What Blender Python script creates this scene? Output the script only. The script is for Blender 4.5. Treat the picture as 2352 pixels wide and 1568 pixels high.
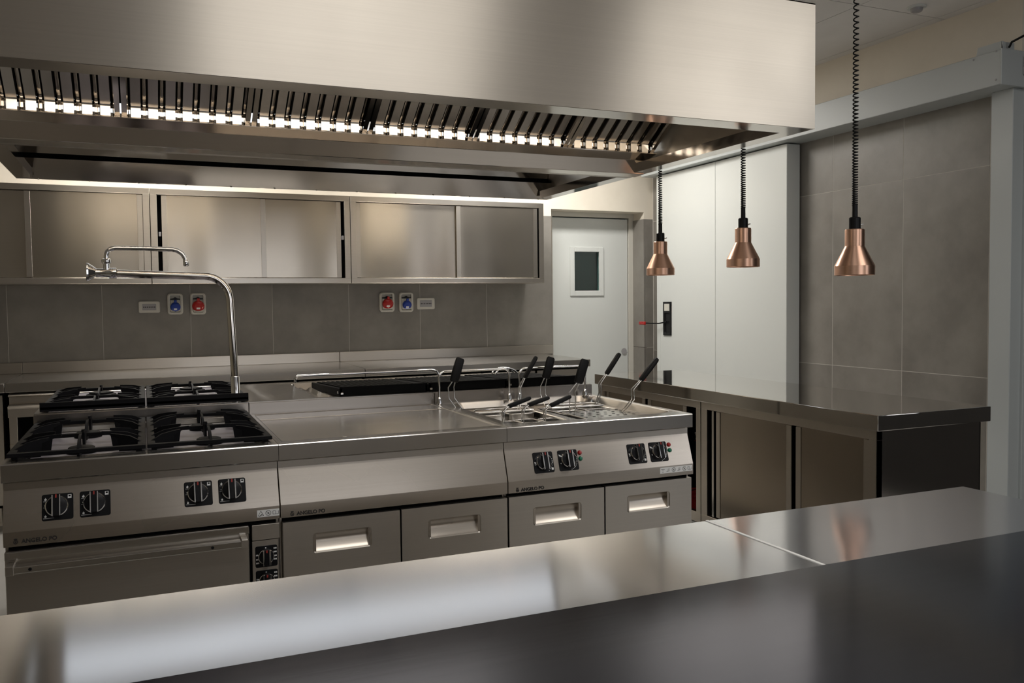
import bpy, bmesh, math, random
from mathutils import Vector, Matrix
random.seed(7)
for o in list(bpy.data.objects):
    bpy.data.objects.remove(o, do_unlink=True)
SC = bpy.context.scene
COL = SC.collection

# ------------------------------------------------------------------ camera
cam_d = bpy.data.cameras.new('camera')
cam_d.sensor_width = 36.0
cam_d.lens = 1966.64 / 2352 * 36.0
cam_d.clip_start = 0.02
cam = bpy.data.objects.new('camera', cam_d)
COL.objects.link(cam)
YAW, PITCH, ROLL = 0.4065, -0.0453, -0.0117
fw = Vector((math.sin(YAW) * math.cos(PITCH), math.cos(YAW) * math.cos(PITCH), math.sin(PITCH)))
rt = Vector((math.cos(YAW), -math.sin(YAW), 0))
up = rt.cross(fw)
r2 = rt * math.cos(ROLL) + up * math.sin(ROLL)
u2 = -rt * math.sin(ROLL) + up * math.cos(ROLL)
M = Matrix((r2, u2, -fw)).transposed().to_4x4()
M.translation = Vector((0.3957, -2.8474, 1.3514))
cam.matrix_world = M
SC.camera = cam

# ------------------------------------------------------------------ world, light, exposure
w = bpy.data.worlds.new('world')
SC.world = w
w.use_nodes = True
bg = w.node_tree.nodes['Background']
bg.inputs[0].default_value = (0.95, 0.96, 1.0, 1)
bg.inputs[1].default_value = 2.0

def area(name, loc, size, power, color, rot=(0, 0, 0), portal=False):
    d = bpy.data.lights.new(name, 'AREA')
    d.shape = 'RECTANGLE'
    d.size, d.size_y = size
    d.energy = power
    d.color = color
    o = bpy.data.objects.new(name, d)
    o.location = loc
    o.rotation_euler = rot
    COL.objects.link(o)
    if portal:
        d.cycles.is_portal = True
    return o

WARM = (1.0, 0.93, 0.83)
NEUT = (1.0, 0.965, 0.91)
COOL = (1.0, 0.975, 0.945)
area('aisle_lamp', (0.5, 3.30, 2.97), (1.2, 0.3), 33, NEUT)
area('aisle_lamp', (3.25, 3.15, 2.97), (1.2, 0.3), 54, NEUT)
area('front_lamp', (1.36, -1.85, 2.97), (1.40, 0.45), 19.5, COOL)
area('front_lamp', (3.62, -1.80, 2.97), (1.30, 0.45), 19, COOL)
SC.view_settings.view_transform = 'Standard'
SC.view_settings.look = 'None'
SC.view_settings.gamma = 1.0
SC.view_settings.use_curve_mapping = False
SC.view_settings.exposure = 0.0

# ------------------------------------------------------------------ materials
def new_mat(name):
    m = bpy.data.materials.new(name)
    m.use_nodes = True
    nt = m.node_tree
    return m, nt, nt.nodes['Principled BSDF']

def simple(name, col, rough=0.5, metal=0.0, spec=0.5, emit=None):
    m, nt, b = new_mat(name)
    b.inputs['Base Color'].default_value = (*col, 1)
    b.inputs['Roughness'].default_value = rough
    b.inputs['Metallic'].default_value = metal
    b.inputs['Specular IOR Level'].default_value = spec
    if emit:
        b.inputs['Emission Color'].default_value = (*col, 1)
        b.inputs['Emission Strength'].default_value = emit
    # fine surface irregularity so no surface is perfectly uniform
    tc = nt.nodes.new('ShaderNodeTexCoord')
    nz = nt.nodes.new('ShaderNodeTexNoise')
    nz.inputs['Scale'].default_value = 30
    mr = nt.nodes.new('ShaderNodeMapRange')
    mr.inputs['To Min'].default_value = max(0.0, rough - 0.04)
    mr.inputs['To Max'].default_value = min(1.0, rough + 0.04)
    nt.links.new(tc.outputs['Object'], nz.inputs['Vector'])
    nt.links.new(nz.outputs['Fac'], mr.inputs['Value'])
    nt.links.new(mr.outputs['Result'], b.inputs['Roughness'])
    return m

def steel(name, col, rough, aniso, tangent, grain=(1.5, 260, 260), bump=0.02, wave=0.0, haze=0.0, haze_rough=0.5):
    """brushed stainless steel: grain runs along x, reflections smear across it"""
    m, nt, b = new_mat(name)
    b.inputs['Metallic'].default_value = 1.0
    tc = nt.nodes.new('ShaderNodeTexCoord')
    mp = nt.nodes.new('ShaderNodeMapping')
    mp.inputs['Scale'].default_value = grain
    nz = nt.nodes.new('ShaderNodeTexNoise')
    nz.inputs['Scale'].default_value = 1.0
    nz.inputs['Detail'].default_value = 3
    nt.links.new(tc.outputs['Object'], mp.inputs['Vector'])
    nt.links.new(mp.outputs['Vector'], nz.inputs['Vector'])
    cr = nt.nodes.new('ShaderNodeMix')
    cr.data_type = 'RGBA'
    cr.inputs[6].default_value = (*[c * 0.93 for c in col], 1)
    cr.inputs[7].default_value = (*[min(1, c * 1.05) for c in col], 1)
    nt.links.new(nz.outputs['Fac'], cr.inputs[0])
    nt.links.new(cr.outputs[2], b.inputs['Base Color'])
    n2 = nt.nodes.new('ShaderNodeTexNoise')
    n2.inputs['Scale'].default_value = 2.2
    n2.inputs['Detail'].default_value = 2
    nt.links.new(tc.outputs['Object'], n2.inputs['Vector'])
    mr = nt.nodes.new('ShaderNodeMapRange')
    mr.inputs['To Min'].default_value = rough * 0.85
    mr.inputs['To Max'].default_value = rough * 1.15
    nt.links.new(n2.outputs['Fac'], mr.inputs['Value'])
    nt.links.new(mr.outputs['Result'], b.inputs['Roughness'])
    b.inputs['Anisotropic'].default_value = aniso
    cx = nt.nodes.new('ShaderNodeCombineXYZ')
    for i in range(3):
        cx.inputs[i].default_value = tangent[i]
    nt.links.new(cx.outputs[0], b.inputs['Tangent'])
    last = None
    if bump:
        bp = nt.nodes.new('ShaderNodeBump')
        bp.inputs['Strength'].default_value = bump
        bp.inputs['Distance'].default_value = 0.002
        nt.links.new(nz.outputs['Fac'], bp.inputs['Height'])
        last = bp
    if wave:
        n3 = nt.nodes.new('ShaderNodeTexNoise')
        n3.inputs['Scale'].default_value = 1.0
        n3.inputs['Detail'].default_value = 0
        m3 = nt.nodes.new('ShaderNodeMapping')
        m3.inputs['Scale'].default_value = (3.2, 3.2, 0.5)
        nt.links.new(tc.outputs['Object'], m3.inputs['Vector'])
        nt.links.new(m3.outputs['Vector'], n3.inputs['Vector'])
        b2 = nt.nodes.new('ShaderNodeBump')
        b2.inputs['Strength'].default_value = wave
        b2.inputs['Distance'].default_value = 0.02
        nt.links.new(n3.outputs['Fac'], b2.inputs['Height'])
        if last:
            nt.links.new(last.outputs[0], b2.inputs['Normal'])
        last = b2
    if last:
        nt.links.new(last.outputs[0], b.inputs['Normal'])
    if haze:
        # second, wider lobe: the soft haze of brushed metal around its sharper reflection
        h = nt.nodes.new('ShaderNodeBsdfPrincipled')
        h.inputs['Metallic'].default_value = 1.0
        h.inputs['Roughness'].default_value = haze_rough
        h.inputs['Anisotropic'].default_value = 0.97
        nt.links.new(cx.outputs[0], h.inputs['Tangent'])
        nt.links.new(cr.outputs[2], h.inputs['Base Color'])
        mx = nt.nodes.new('ShaderNodeMixShader')
        mx.inputs[0].default_value = haze
        nt.links.new(b.outputs[0], mx.inputs[1])
        nt.links.new(h.outputs[0], mx.inputs[2])
        nt.links.new(mx.outputs[0], nt.nodes['Material Output'].inputs[0])
    return m

SC_ = (0.56, 0.52, 0.465)
ACROSS = (0.0, 0.06, 1.0)
STEEL = steel('brushed_steel', SC_, 0.30, 0.65, ACROSS, bump=0.006)
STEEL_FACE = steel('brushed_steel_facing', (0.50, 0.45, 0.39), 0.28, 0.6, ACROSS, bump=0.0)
STEEL_HOOD = steel('hood_steel', (0.62, 0.565, 0.485), 0.40, 0.85, ACROSS)
STEEL_TOP = steel('worktop_steel', (0.52, 0.495, 0.465), 0.20, 0.3, ACROSS, bump=0.008, haze=0.10, haze_rough=0.45)
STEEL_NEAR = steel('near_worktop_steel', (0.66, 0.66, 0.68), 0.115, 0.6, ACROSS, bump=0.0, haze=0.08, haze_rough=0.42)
STEEL_PASS = steel('pass_worktop_steel', (0.62, 0.60, 0.57), 0.055, 0.2, ACROSS, bump=0.004)
STEEL_DOOR = steel('cabinet_door_steel', (0.54, 0.49, 0.42), 0.25, 0.6, ACROSS, wave=0.7)
STEEL_PDOOR = steel('shaded_door_steel', (0.46, 0.41, 0.35), 0.20, 0.4, ACROSS, wave=0.1)  # same steel as the cabinet doors, darkened for the dim side aisle
STEEL_BRIGHT = steel('bright_steel', (0.70, 0.68, 0.65), 0.16, 0.2, ACROSS)
STEEL_MIRROR = steel('mirror_steel', (0.72, 0.68, 0.63), 0.10, 0.3, ACROSS, bump=0.0)
STEEL_SIDE = steel('side_panel_steel', (0.50, 0.47, 0.44), 0.12, 0.1, ACROSS, bump=0.004)
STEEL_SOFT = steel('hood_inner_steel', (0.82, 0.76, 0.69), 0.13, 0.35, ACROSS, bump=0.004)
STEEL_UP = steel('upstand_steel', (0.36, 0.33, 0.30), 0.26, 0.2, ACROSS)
STEEL_BAFFLE = steel('filter_steel', (0.80, 0.77, 0.73), 0.20, 0.1, ACROSS, bump=0.0)
CHROME = simple('chrome', (0.80, 0.80, 0.80), 0.06, 1.0)
WIRE = simple('steel_wire', (0.72, 0.71, 0.69), 0.18, 1.0)
COPPER = steel('spun_copper', (0.80, 0.50, 0.36), 0.34, 0.6, ACROSS, grain=(4, 4, 300))
IRON = simple('cast_iron', (0.006, 0.006, 0.007), 0.55, spec=0.12)
ENAMEL = simple('grey_enamel', (0.42, 0.40, 0.45), 0.38)
BLACK = simple('black_plastic', (0.007, 0.007, 0.008), 0.35, spec=0.2)
RUBBER = simple('black_rubber', (0.008, 0.008, 0.008), 0.5, spec=0.2)
VOID = simple('cavity_shade', (0.006, 0.006, 0.006), 0.9, spec=0.05)  # flat black painted for the shade in gaps, holes and open cabinets
WHITE_P = simple('white_plastic', (0.62, 0.60, 0.54), 0.4)
IRON_DULL = simple('shaded_cast_iron', (0.003, 0.003, 0.003), 0.6, spec=0.06)  # iron colour darkened so the grill stays black under the rear glow
GREY_P = simple('grey_plastic', (0.36, 0.35, 0.36), 0.4)
BLUE_P = simple('blue_plastic', (0.010, 0.045, 0.32), 0.25)
RED_P = simple('red_plastic', (0.42, 0.012, 0.010), 0.28)
GREEN_P = simple('green_plastic', (0.0, 0.16, 0.08), 0.3)
PRINT_W = simple('white_print', (0.86, 0.86, 0.84), 0.6)
PRINT_K = simple('black_print', (0.02, 0.018, 0.016), 0.6)
RED_PR = simple('red_print', (0.35, 0.03, 0.02), 0.6)
LACQUER = simple('white_lacquer', (0.66, 0.68, 0.66), 0.35)
LACQ_GREY = simple('grey_lacquer', (0.46, 0.49, 0.49), 0.4)
SILICONE = simple('white_silicone', (0.85, 0.84, 0.80), 0.5)
BAR_MAT = steel('dark_bar_surface', (0.165, 0.182, 0.235), 0.13, 0.1, ACROSS, grain=(3, 90, 90), bump=0.01)

def noise_mat(name, c1, c2, scale, rough, detail=6, bump=0.0, c3=None):
    m, nt, b = new_mat(name)
    tc = nt.nodes.new('ShaderNodeTexCoord')
    oi = nt.nodes.new('ShaderNodeObjectInfo')
    va = nt.nodes.new('ShaderNodeVectorMath')
    va.operation = 'ADD'
    ml = nt.nodes.new('ShaderNodeVectorMath')
    ml.operation = 'SCALE'
    ml.inputs['Scale'].default_value = 40.0
    nt.links.new(oi.outputs['Random'], ml.inputs[0])
    nt.links.new(tc.outputs['Object'], va.inputs[0])
    nt.links.new(ml.outputs[0], va.inputs[1])
    n1 = nt.nodes.new('ShaderNodeTexNoise')
    n1.inputs['Scale'].default_value = scale
    n1.inputs['Detail'].default_value = detail
    n1.inputs['Roughness'].default_value = 0.62
    nt.links.new(va.outputs[0], n1.inputs['Vector'])
    rmp = nt.nodes.new('ShaderNodeValToRGB')
    rmp.color_ramp.elements[0].position = 0.3
    rmp.color_ramp.elements[0].color = (*c1, 1)
    rmp.color_ramp.elements[1].position = 0.7
    rmp.color_ramp.elements[1].color = (*c2, 1)
    nt.links.new(n1.outputs['Fac'], rmp.inputs[0])
    nt.links.new(rmp.outputs[0], b.inputs['Base Color'])
    b.inputs['Roughness'].default_value = rough
    if bump:
        bp = nt.nodes.new('ShaderNodeBump')
        bp.inputs['Strength'].default_value = bump
        bp.inputs['Distance'].default_value = 0.002
        nt.links.new(n1.outputs['Fac'], bp.inputs['Height'])
        nt.links.new(bp.outputs[0], b.inputs['Normal'])
    return m

TILE = noise_mat('grey_stone_tile', (0.176, 0.163, 0.145), (0.268, 0.250, 0.224), 2.6, 0.42, bump=0.05)
GROUT = simple('pale_grout', (0.50, 0.47, 0.43), 0.9)
PLASTER = noise_mat('cream_plaster', (0.74, 0.68, 0.58), (0.78, 0.72, 0.62), 6, 0.9, bump=0.05)
OLIVE = noise_mat('olive_wall', (0.50, 0.455, 0.35), (0.54, 0.495, 0.39), 5, 0.9)
CEIL = noise_mat('white_ceiling_board', (0.76, 0.74, 0.72), (0.80, 0.78, 0.76), 5, 0.9)
FLOOR = noise_mat('grey_floor_tile', (0.42, 0.405, 0.38), (0.50, 0.485, 0.46), 3, 0.45)
HALL = noise_mat('dark_hall_wall', (0.030, 0.028, 0.026), (0.038, 0.036, 0.033), 4, 0.8)

HOODLAMP = simple('lamp_diffuser', (1.0, 0.90, 0.78), 0.5, emit=3.4)
BAYGLOW = simple('cool_glow', (0.90, 0.95, 1.0), 0.5, emit=1.35)  # glow of an added panel, no lamp known there

def glass_mat():
    m, nt, b = new_mat('dark_glass')
    b.inputs['Base Color'].default_value = (0.55, 0.85, 0.82, 1)
    b.inputs['Roughness'].default_value = 0.03
    b.inputs['Transmission Weight'].default_value = 1.0
    b.inputs['IOR'].default_value = 1.45
    return m
GLASS = glass_mat()
TEAL = simple('teal_room_wall', (0.08, 0.16, 0.155), 0.6)

# ------------------------------------------------------------------ mesh helpers
class MB:
    def __init__(s):
        s.bm = bmesh.new()
        s.ang = 20
    def v(s, p):
        return s.bm.verts.new(p)
    def face(s, pts):
        try:
            return s.bm.faces.new([s.v(p) for p in pts])
        except ValueError:
            return None
    def box(s, x0, x1, y0, y1, z0, z1, bev=0.0, seg=1):
        g = bmesh.ops.create_cube(s.bm, size=1.0)
        vs = g['verts']
        for vv in vs:
            vv.co = Vector((x0 + (vv.co.x + .5) * (x1 - x0), y0 + (vv.co.y + .5) * (y1 - y0), z0 + (vv.co.z + .5) * (z1 - z0)))
        if bev > 0:
            es = list({e for vv in vs for e in vv.link_edges})
            bmesh.ops.bevel(s.bm, geom=es, offset=bev, segments=seg, profile=0.5, affect='EDGES')
        return s
    def prism(s, prof, a0, a1, axis='x', bev=0.0):
        """prof: closed list of 2D points; extruded along axis from a0 to a1"""
        def P(a, p):
            return {'x': (a, p[0], p[1]), 'y': (p[0], a, p[1]), 'z': (p[0], p[1], a)}[axis]
        A = [s.v(P(a0, p)) for p in prof]
        B = [s.v(P(a1, p)) for p in prof]
        n = len(prof)
        fs = []
        for i in range(n):
            fs.append(s.bm.faces.new((A[i], A[(i + 1) % n], B[(i + 1) % n], B[i])))
        fs.append(s.bm.faces.new(A[::-1]))
        fs.append(s.bm.faces.new(B))
        bmesh.ops.recalc_face_normals(s.bm, faces=fs)
        if bev > 0:
            es = list({e for f in fs for e in f.edges})
            bmesh.ops.bevel(s.bm, geom=es, offset=bev, segments=1, profile=0.5, affect='EDGES')
        return s
    def sheet(s, prof, a0, a1, th, axis='x'):
        """open 2D polyline extruded along axis with thickness th"""
        n = len(prof)
        offs = []
        for i in range(n):
            d = Vector((0, 0))
            if i > 0:
                d += (Vector(prof[i]) - Vector(prof[i - 1])).normalized()
            if i < n - 1:
                d += (Vector(prof[i + 1]) - Vector(prof[i])).normalized()
            d.normalize()
            offs.append(Vector(prof[i]) + Vector((-d.y, d.x)) * th)
        poly = [tuple(p) for p in prof] + [tuple(p) for p in offs[::-1]]
        def P(a, p):
            return {'x': (a, p[0], p[1]), 'y': (p[0], a, p[1]), 'z': (p[0], p[1], a)}[axis]
        A = [s.v(P(a0, p)) for p in poly]
        B = [s.v(P(a1, p)) for p in poly]
        m = len(poly)
        fs = []
        for i in range(m):
            fs.append(s.bm.faces.new((A[i], A[(i + 1) % m], B[(i + 1) % m], B[i])))
        for i in range(n - 1):
            j, k = m - 1 - i, m - 2 - i
            fs.append(s.bm.faces.new((A[i], A[i + 1], A[k], A[j])))
            fs.append(s.bm.faces.new((B[i], B[j], B[k], B[i + 1])))
        bmesh.ops.recalc_face_normals(s.bm, faces=fs)
        return s
    def tube(s, pts, r, n=12, closed=False, caps=True):
        s.ang = max(s.ang, 50)
        pts = [Vector(p) for p in pts]
        m = len(pts)
        rr = r if isinstance(r, (list, tuple)) else [r] * m
        rings = []
        prev = None
        for i in range(m):
            if closed:
                t = (pts[(i + 1) % m] - pts[i - 1]).normalized()
            elif i == 0:
                t = (pts[1] - pts[0]).normalized()
            elif i == m - 1:
                t = (pts[-1] - pts[-2]).normalized()
            else:
                t = ((pts[i + 1] - pts[i]).normalized() + (pts[i] - pts[i - 1]).normalized()).normalized()
            if prev is None:
                a = Vector((0, 0, 1)) if abs(t.z) < 0.9 else Vector((1, 0, 0))
                u = t.cross(a).normalized()
            else:
                u = (prev - t * prev.dot(t)).normalized()
            prev = u
            vv = t.cross(u)
            rings.append([s.v(pts[i] + (u * math.cos(2 * math.pi * k / n) + vv * math.sin(2 * math.pi * k / n)) * rr[i]) for k in range(n)])
        fs = []
        for i in range(m - (0 if closed else 1)):
            A, B = rings[i], rings[(i + 1) % m]
            for k in range(n):
                fs.append(s.bm.faces.new((A[k], A[(k + 1) % n], B[(k + 1) % n], B[k])))
        if caps and not closed:
            fs.append(s.bm.faces.new(rings[0][::-1]))
            fs.append(s.bm.faces.new(rings[-1]))
        bmesh.ops.recalc_face_normals(s.bm, faces=fs)
        return s
    def lathe(s, prof, c=(0, 0, 0), n=32, axis='z', closed=False):
        """prof: list of (radius, height)"""
        s.ang = max(s.ang, 35)
        rings = []
        for (r, h) in prof:
            ring = []
            for k in range(n):
                a = 2 * math.pi * k / n
                x, y = r * math.cos(a), r * math.sin(a)
                p = {'z': (x, y, h), 'y': (x, h, y), 'x': (h, x, y)}[axis]
                ring.append(s.v((c[0] + p[0], c[1] + p[1], c[2] + p[2])))
            rings.append(ring)
        fs = []
        for i in range(len(rings) - 1):
            A, B = rings[i], rings[i + 1]
            for k in range(n):
                fs.append(s.bm.faces.new((A[k], A[(k + 1) % n], B[(k + 1) % n], B[k])))
        if not closed:
            fs.append(s.bm.faces.new(rings[0][::-1]))
            fs.append(s.bm.faces.new(rings[-1]))
        else:
            A, B = rings[-1], rings[0]
            for k in range(n):
                fs.append(s.bm.faces.new((A[k], A[(k + 1) % n], B[(k + 1) % n], B[k])))
        bmesh.ops.recalc_face_normals(s.bm, faces=fs)
        return s
    def plate_hole(s, outer, loops, fill=True):
        """flat or bent plate: outer = 4 points (ccw), loops = successive rounded loops (4*(n) points each, ccw,
        grouped per corner), last loop is filled"""
        O = [s.v(p) for p in outer]
        L = [[s.v(p) for p in lp] for lp in loops]
        n = len(L[0]) // 4
        fs = []
        for k in range(4):
            seg = L[0][k * n:(k + 1) * n]
            for i in range(n - 1):
                fs.append(s.bm.faces.new((O[k], seg[i + 1], seg[i])))
            nx = L[0][((k + 1) % 4) * n]
            fs.append(s.bm.faces.new((O[k], O[(k + 1) % 4], nx, seg[-1])))
        for a in range(len(L) - 1):
            A, B = L[a], L[a + 1]
            m = len(A)
            for i in range(m):
                fs.append(s.bm.faces.new((A[i], A[(i + 1) % m], B[(i + 1) % m], B[i])))
        if fill:
            fs.append(s.bm.faces.new(L[-1]))
        return fs
    def build(s, name, mat, parent=None, smooth=True, ang=None, kind=None, label=None, mat4=None):
        me = bpy.data.meshes.new(name)
        s.bm.to_mesh(me)
        s.bm.free()
        if mat4 is not None:
            me.transform(mat4)
        if smooth:
            me.polygons.foreach_set('use_smooth', [True] * len(me.polygons))
            me.set_sharp_from_angle(angle=math.radians(ang or s.ang))
        me.materials.append(mat)
        return link(name, me, parent, kind, label)

def link(name, data, parent=None, kind=None, label=None):
    o = bpy.data.objects.new(name, data)
    COL.objects.link(o)
    if parent is not None:
        o.parent = parent
        # geometry is written in world coordinates: undo the parents' offset
        t = Vector((0, 0, 0))
        q = parent
        while q is not None:
            t += q.location
            q = q.parent
        o.location = -t
    if kind:
        o['kind'] = kind
    if label:
        o['label'] = label
    return o

def thing(name, label, cat, loc=(0, 0, 0), group=None):
    o = bpy.data.objects.new(name, None)
    o.empty_display_size = 0.05
    o.location = loc
    COL.objects.link(o)
    o['label'] = label
    o['category'] = cat
    if group:
        o['group'] = group
    return o

def tag(o, label, cat, group=None):
    o['label'] = label
    o['category'] = cat
    if group:
        o['group'] = group
    return o

def copy_tree(o, loc, label=None, group=None):
    r = o.copy()
    COL.objects.link(r)
    r.location = loc
    if label:
        r['label'] = label
    if group:
        r['group'] = group
    for ch in o.children:
        c = ch.copy()
        COL.objects.link(c)
        c.parent = r
        for g in ch.children:
            d = g.copy()
            COL.objects.link(d)
            d.parent = c
    return r

def rloop(x0, x1, z0, z1, r, f, n=5):
    """rounded rectangle, 4*n points, ccw from lower left corner; f maps (x,z) to a point"""
    out = []
    for (cx, cz, a0) in ((x0 + r, z0 + r, 180), (x1 - r, z0 + r, 270), (x1 - r, z1 - r, 0), (x0 + r, z1 - r, 90)):
        for i in range(n):
            a = math.radians(a0 + 90 * i / (n - 1))
            out.append(f(cx + r * math.cos(a), cz + r * math.sin(a)))
    return out

def arc(c, r, a0, a1, n, f):
    return [f(c[0] + r * math.cos(math.radians(a0 + (a1 - a0) * i / n)), c[1] + r * math.sin(math.radians(a0 + (a1 - a0) * i / n))) for i in range(n + 1)]

def text_obj(name, body, size, mat, parent, mat4, bold=0.0):
    cu = bpy.data.curves.new(name, 'FONT')
    cu.body = body
    cu.size = size
    cu.extrude = 0.0003
    cu.offset = bold
    cu.resolution_u = 3
    tmp = bpy.data.objects.new(name + '_tmp', cu)
    COL.objects.link(tmp)
    dg = bpy.context.evaluated_depsgraph_get()
    me = bpy.data.meshes.new_from_object(tmp.evaluated_get(dg))
    bpy.data.objects.remove(tmp, do_unlink=True)
    me.transform(mat4)
    me.materials.clear()
    me.materials.append(mat)
    return link(name, me, parent)

# ================================================================== SETTING
XL, XR, YB, YF = -3.2, 5.05, -6.5, 4.04
H = 3.0
MB().box(XL - .2, XR + .3, YB - .2, 5.5, -.06, 0).build('floor', FLOOR, kind='structure')
b = MB(); b.box(XL - .2, XR + .3, YB - .2, 5.5, H + .012, H + .08)
ceil = b.build('ceiling', CEIL, kind='structure')
xs = [XL, -1.25, 1.15, 2.35, 2.95, 3.55, 4.15, 4.75, XR]
ys = [YB, -3.93, -1.53, -.33, .87, 2.07, 3.27, 4.3]
for i in range(len(xs) - 1):
    for j in range(len(ys) - 1):
        MB().box(xs[i] + .003, xs[i + 1] - .003, ys[j] + .003, ys[j + 1] - .003, H, H + .014).build('ceiling_panel', CEIL, ceil)

# back wall, with a deep door niche
NX0, NX1, NZ, DY = 3.757, 4.72, 2.18, 4.23
wb = MB()
wb.box(XL - .2, NX0, YF + .008, 4.32, 0, H)
wb.box(NX0, NX1, YF + .008, 4.32, NZ, H)
wb.box(NX1, XR + .3, YF + .008, 4.32, 0, H)
wall_back = wb.build('wall_back', PLASTER, kind='structure')
MB().box(XL, 3.72, YF - .0024, YF + .009, 0, 2.114).build('grout_bed', GROUT, wall_back)
MB().box(4.738, 4.825, YF - .0024, YF + .009, 0, 2.114).build('grout_bed', GROUT, wall_back)
G = 0.0016
def wtile(parent, x0, x1, z0, z1):
    MB().box(x0 + G, x1 - G, YF - .003, YF + .006, z0 + G, z1 - G, bev=.0008).build('wall_tile', TILE, parent)
tx = [-.4733 + .6 * k for k in range(-4, 7)] + [3.757]
for z0, z1 in ((0.0, .917), (.917, 2.117)):
    for i in range(len(tx) - 1):
        wtile(wall_back, tx[i], tx[i + 1], z0, z1)
    wtile(wall_back, 4.724, 4.845, z0, z1)
    MB().box(NX1 - .012, NX1 + .003, YF - .003, DY + .02, z0 + G, z1 - G, bev=.0008).build('wall_tile', TILE, wall_back)
MB().box(3.752, 3.760, YF - .006, YF + .02, 0, 2.117).build('corner_strip', STEEL, wall_back)

# hinged kitchen door in the niche
d1 = MB()
d1.box(NX0 - .1, 4.655, DY + .012, DY + .055, 0.008, 2.128, bev=.002)
door1 = None
# leaf is built with a real window opening
def leaf_with_window(x0, x1, z0, z1, wx0, wx1, wz0, wz1, y0, y1):
    m = MB()
    for (a, bb, c, d) in ((x0, wx0, z0, z1), (wx1, x1, z0, z1), (wx0, wx1, z0, wz0), (wx0, wx1, wz1, z1)):
        m.box(a, bb, y0, y1, c, d)
    return m
d1.bm.free()
door1 = leaf_with_window(NX0 - .1, 4.655, .008, 2.128, 4.075, 4.353, 1.447, 1.824, DY + .012, DY + .055).build('door_1', LACQUER, kind='structure', label='white kitchen door with a small window in a deep niche')
fr = MB()
fr.box(4.664, NX1, DY - .004, DY + .06, 0, NZ)
fr.box(NX0 - .1, 4.664, DY - .004, DY + .06, 2.138, NZ)
fr.build('door_frame', WHITE_P, door1)
wf = MB()
for (a, bb, c, d) in ((4.038, 4.085, 1.405, 1.862), (4.345, 4.392, 1.405, 1.862), (4.085, 4.345, 1.405, 1.455), (4.085, 4.345, 1.815, 1.862)):
    wf.box(a, bb, DY - .002, DY + .014, c, d, bev=.004)
wf.build('window_frame', LACQUER, door1)
MB().box(4.075, 4.353, DY + .030, DY + .036, 1.447, 1.824).build('window_pane', GLASS, door1)
MB().lathe([(.0, 0), (.028, 0), (.028, .006), (.02, .009), (0, .009)], (4.609, DY + .002, .877), axis='y', n=24).build('door_lock', GREY_P, door1)
# dim teal room behind the door
rr = MB()
rr.box(3.3, 5.3, 5.3, 5.4, 0, H); rr.box(3.2, 3.3, 4.32, 5.4, 0, H); rr.box(5.2, 5.3, 4.32, 5.4, 0, H)
rr.build('wall_rear_room', TEAL, kind='structure')
area('rear_room_lamp', (3.9, 4.85, 2.95), (.5, .3), 0.6, (0.9, 1.0, 1.0))

# right wall: tiled recess, plaster above
TXR = 4.81
wr = MB(); wr.box(TXR + .01, XR + .3, .38, 4.32, 0, H)
wall_right = wr.build('wall_right', PLASTER, kind='structure')
MB().box(TXR + .0006, TXR + .011, .47, YF, 0, 2.66).build('grout_bed', GROUT, wall_right)
ty = [.47, .555, 1.155, 1.753, 2.353, 2.953, 3.553, 4.03]
for z0, z1 in ((0, .89), (.89, 2.095), (2.095, 2.66)):
    for i in range(len(ty) - 1):
        MB().box(TXR, TXR + .008, ty[i] + G, ty[i + 1] - G, z0 + G, z1 - G, bev=.0008).build('wall_tile', TILE, wall_right)
# hall walls behind and beside the camera
MB().box(XL - .2, XL, YB, 4.1, 0, H).build('wall_left', OLIVE, kind='structure')
W1 = (.95, 3.6, .95, 2.8)
m = MB()
m.box(XL, W1[0], YB - .2, YB, 0, H); m.box(W1[1], XR + .3, YB - .2, YB, 0, H)
m.box(W1[0], W1[1], YB - .2, YB, 0, W1[2]); m.box(W1[0], W1[1], YB - .2, YB, W1[3], H)
m.build('wall_front', PLASTER, kind='structure')
W2 = (-5.0, -2.7, .95, 2.8)
m = MB()
m.box(XR, XR + .3, YB, W2[0], 0, H); m.box(XR, XR + .3, W2[1], .38, 0, H)
m.box(XR, XR + .3, W2[0], W2[1], 0, W2[2]); m.box(XR, XR + .3, W2[0], W2[1], W2[3], H)
m.build('wall_right_front', HALL, kind='structure')
def window(name, horiz, a0, a1, z0, z1, pos):
    m = MB()
    def bx(p0, p1, c, d):
        if horiz:
            m.box(p0, p1, pos - .12, pos - .06, c, d)
        else:
            m.box(pos + .06, pos + .12, p0, p1, c, d)
    bx(a0, a0 + .05, z0, z1); bx(a1 - .05, a1, z0, z1); bx(a0, a1, z0, z0 + .05); bx(a0, a1, z1 - .05, z1)
    mid = (a0 + a1) / 2
    bx(mid - .03, mid + .03, z0, z1)
    return m.build(name, LACQ_GREY, kind='structure')
window('window_1', True, W1[0], W1[1], W1[2], W1[3], YB)
window('window_2', False, W2[0], W2[1], W2[2], W2[3], XR)
area('window_portal', ((W1[0] + W1[1]) / 2, YB - .19, (W1[2] + W1[3]) / 2), (W1[1] - W1[0], W1[3] - W1[2]), 1, (1, 1, 1), (math.pi / 2, 0, 0), portal=True)
area('window_portal', (XR + .29, (W2[0] + W2[1]) / 2, (W2[2] + W2[3]) / 2), (W2[3] - W2[2], W2[1] - W2[0]), 1, (1, 1, 1), (0, math.pi / 2, 0), portal=True)

# jamb post of the sliding door and the wall end beyond it
MB().box(4.738, 4.826, .367, .497, 0, 2.478, bev=.003).build('trim_1', LACQ_GREY, kind='structure', label='pale grey jamb post of the sliding door')
MB().box(4.826, 5.06, .352, .392, 0, 2.478, bev=.002).build('trim_2', LACQ_GREY, kind='structure')

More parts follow.
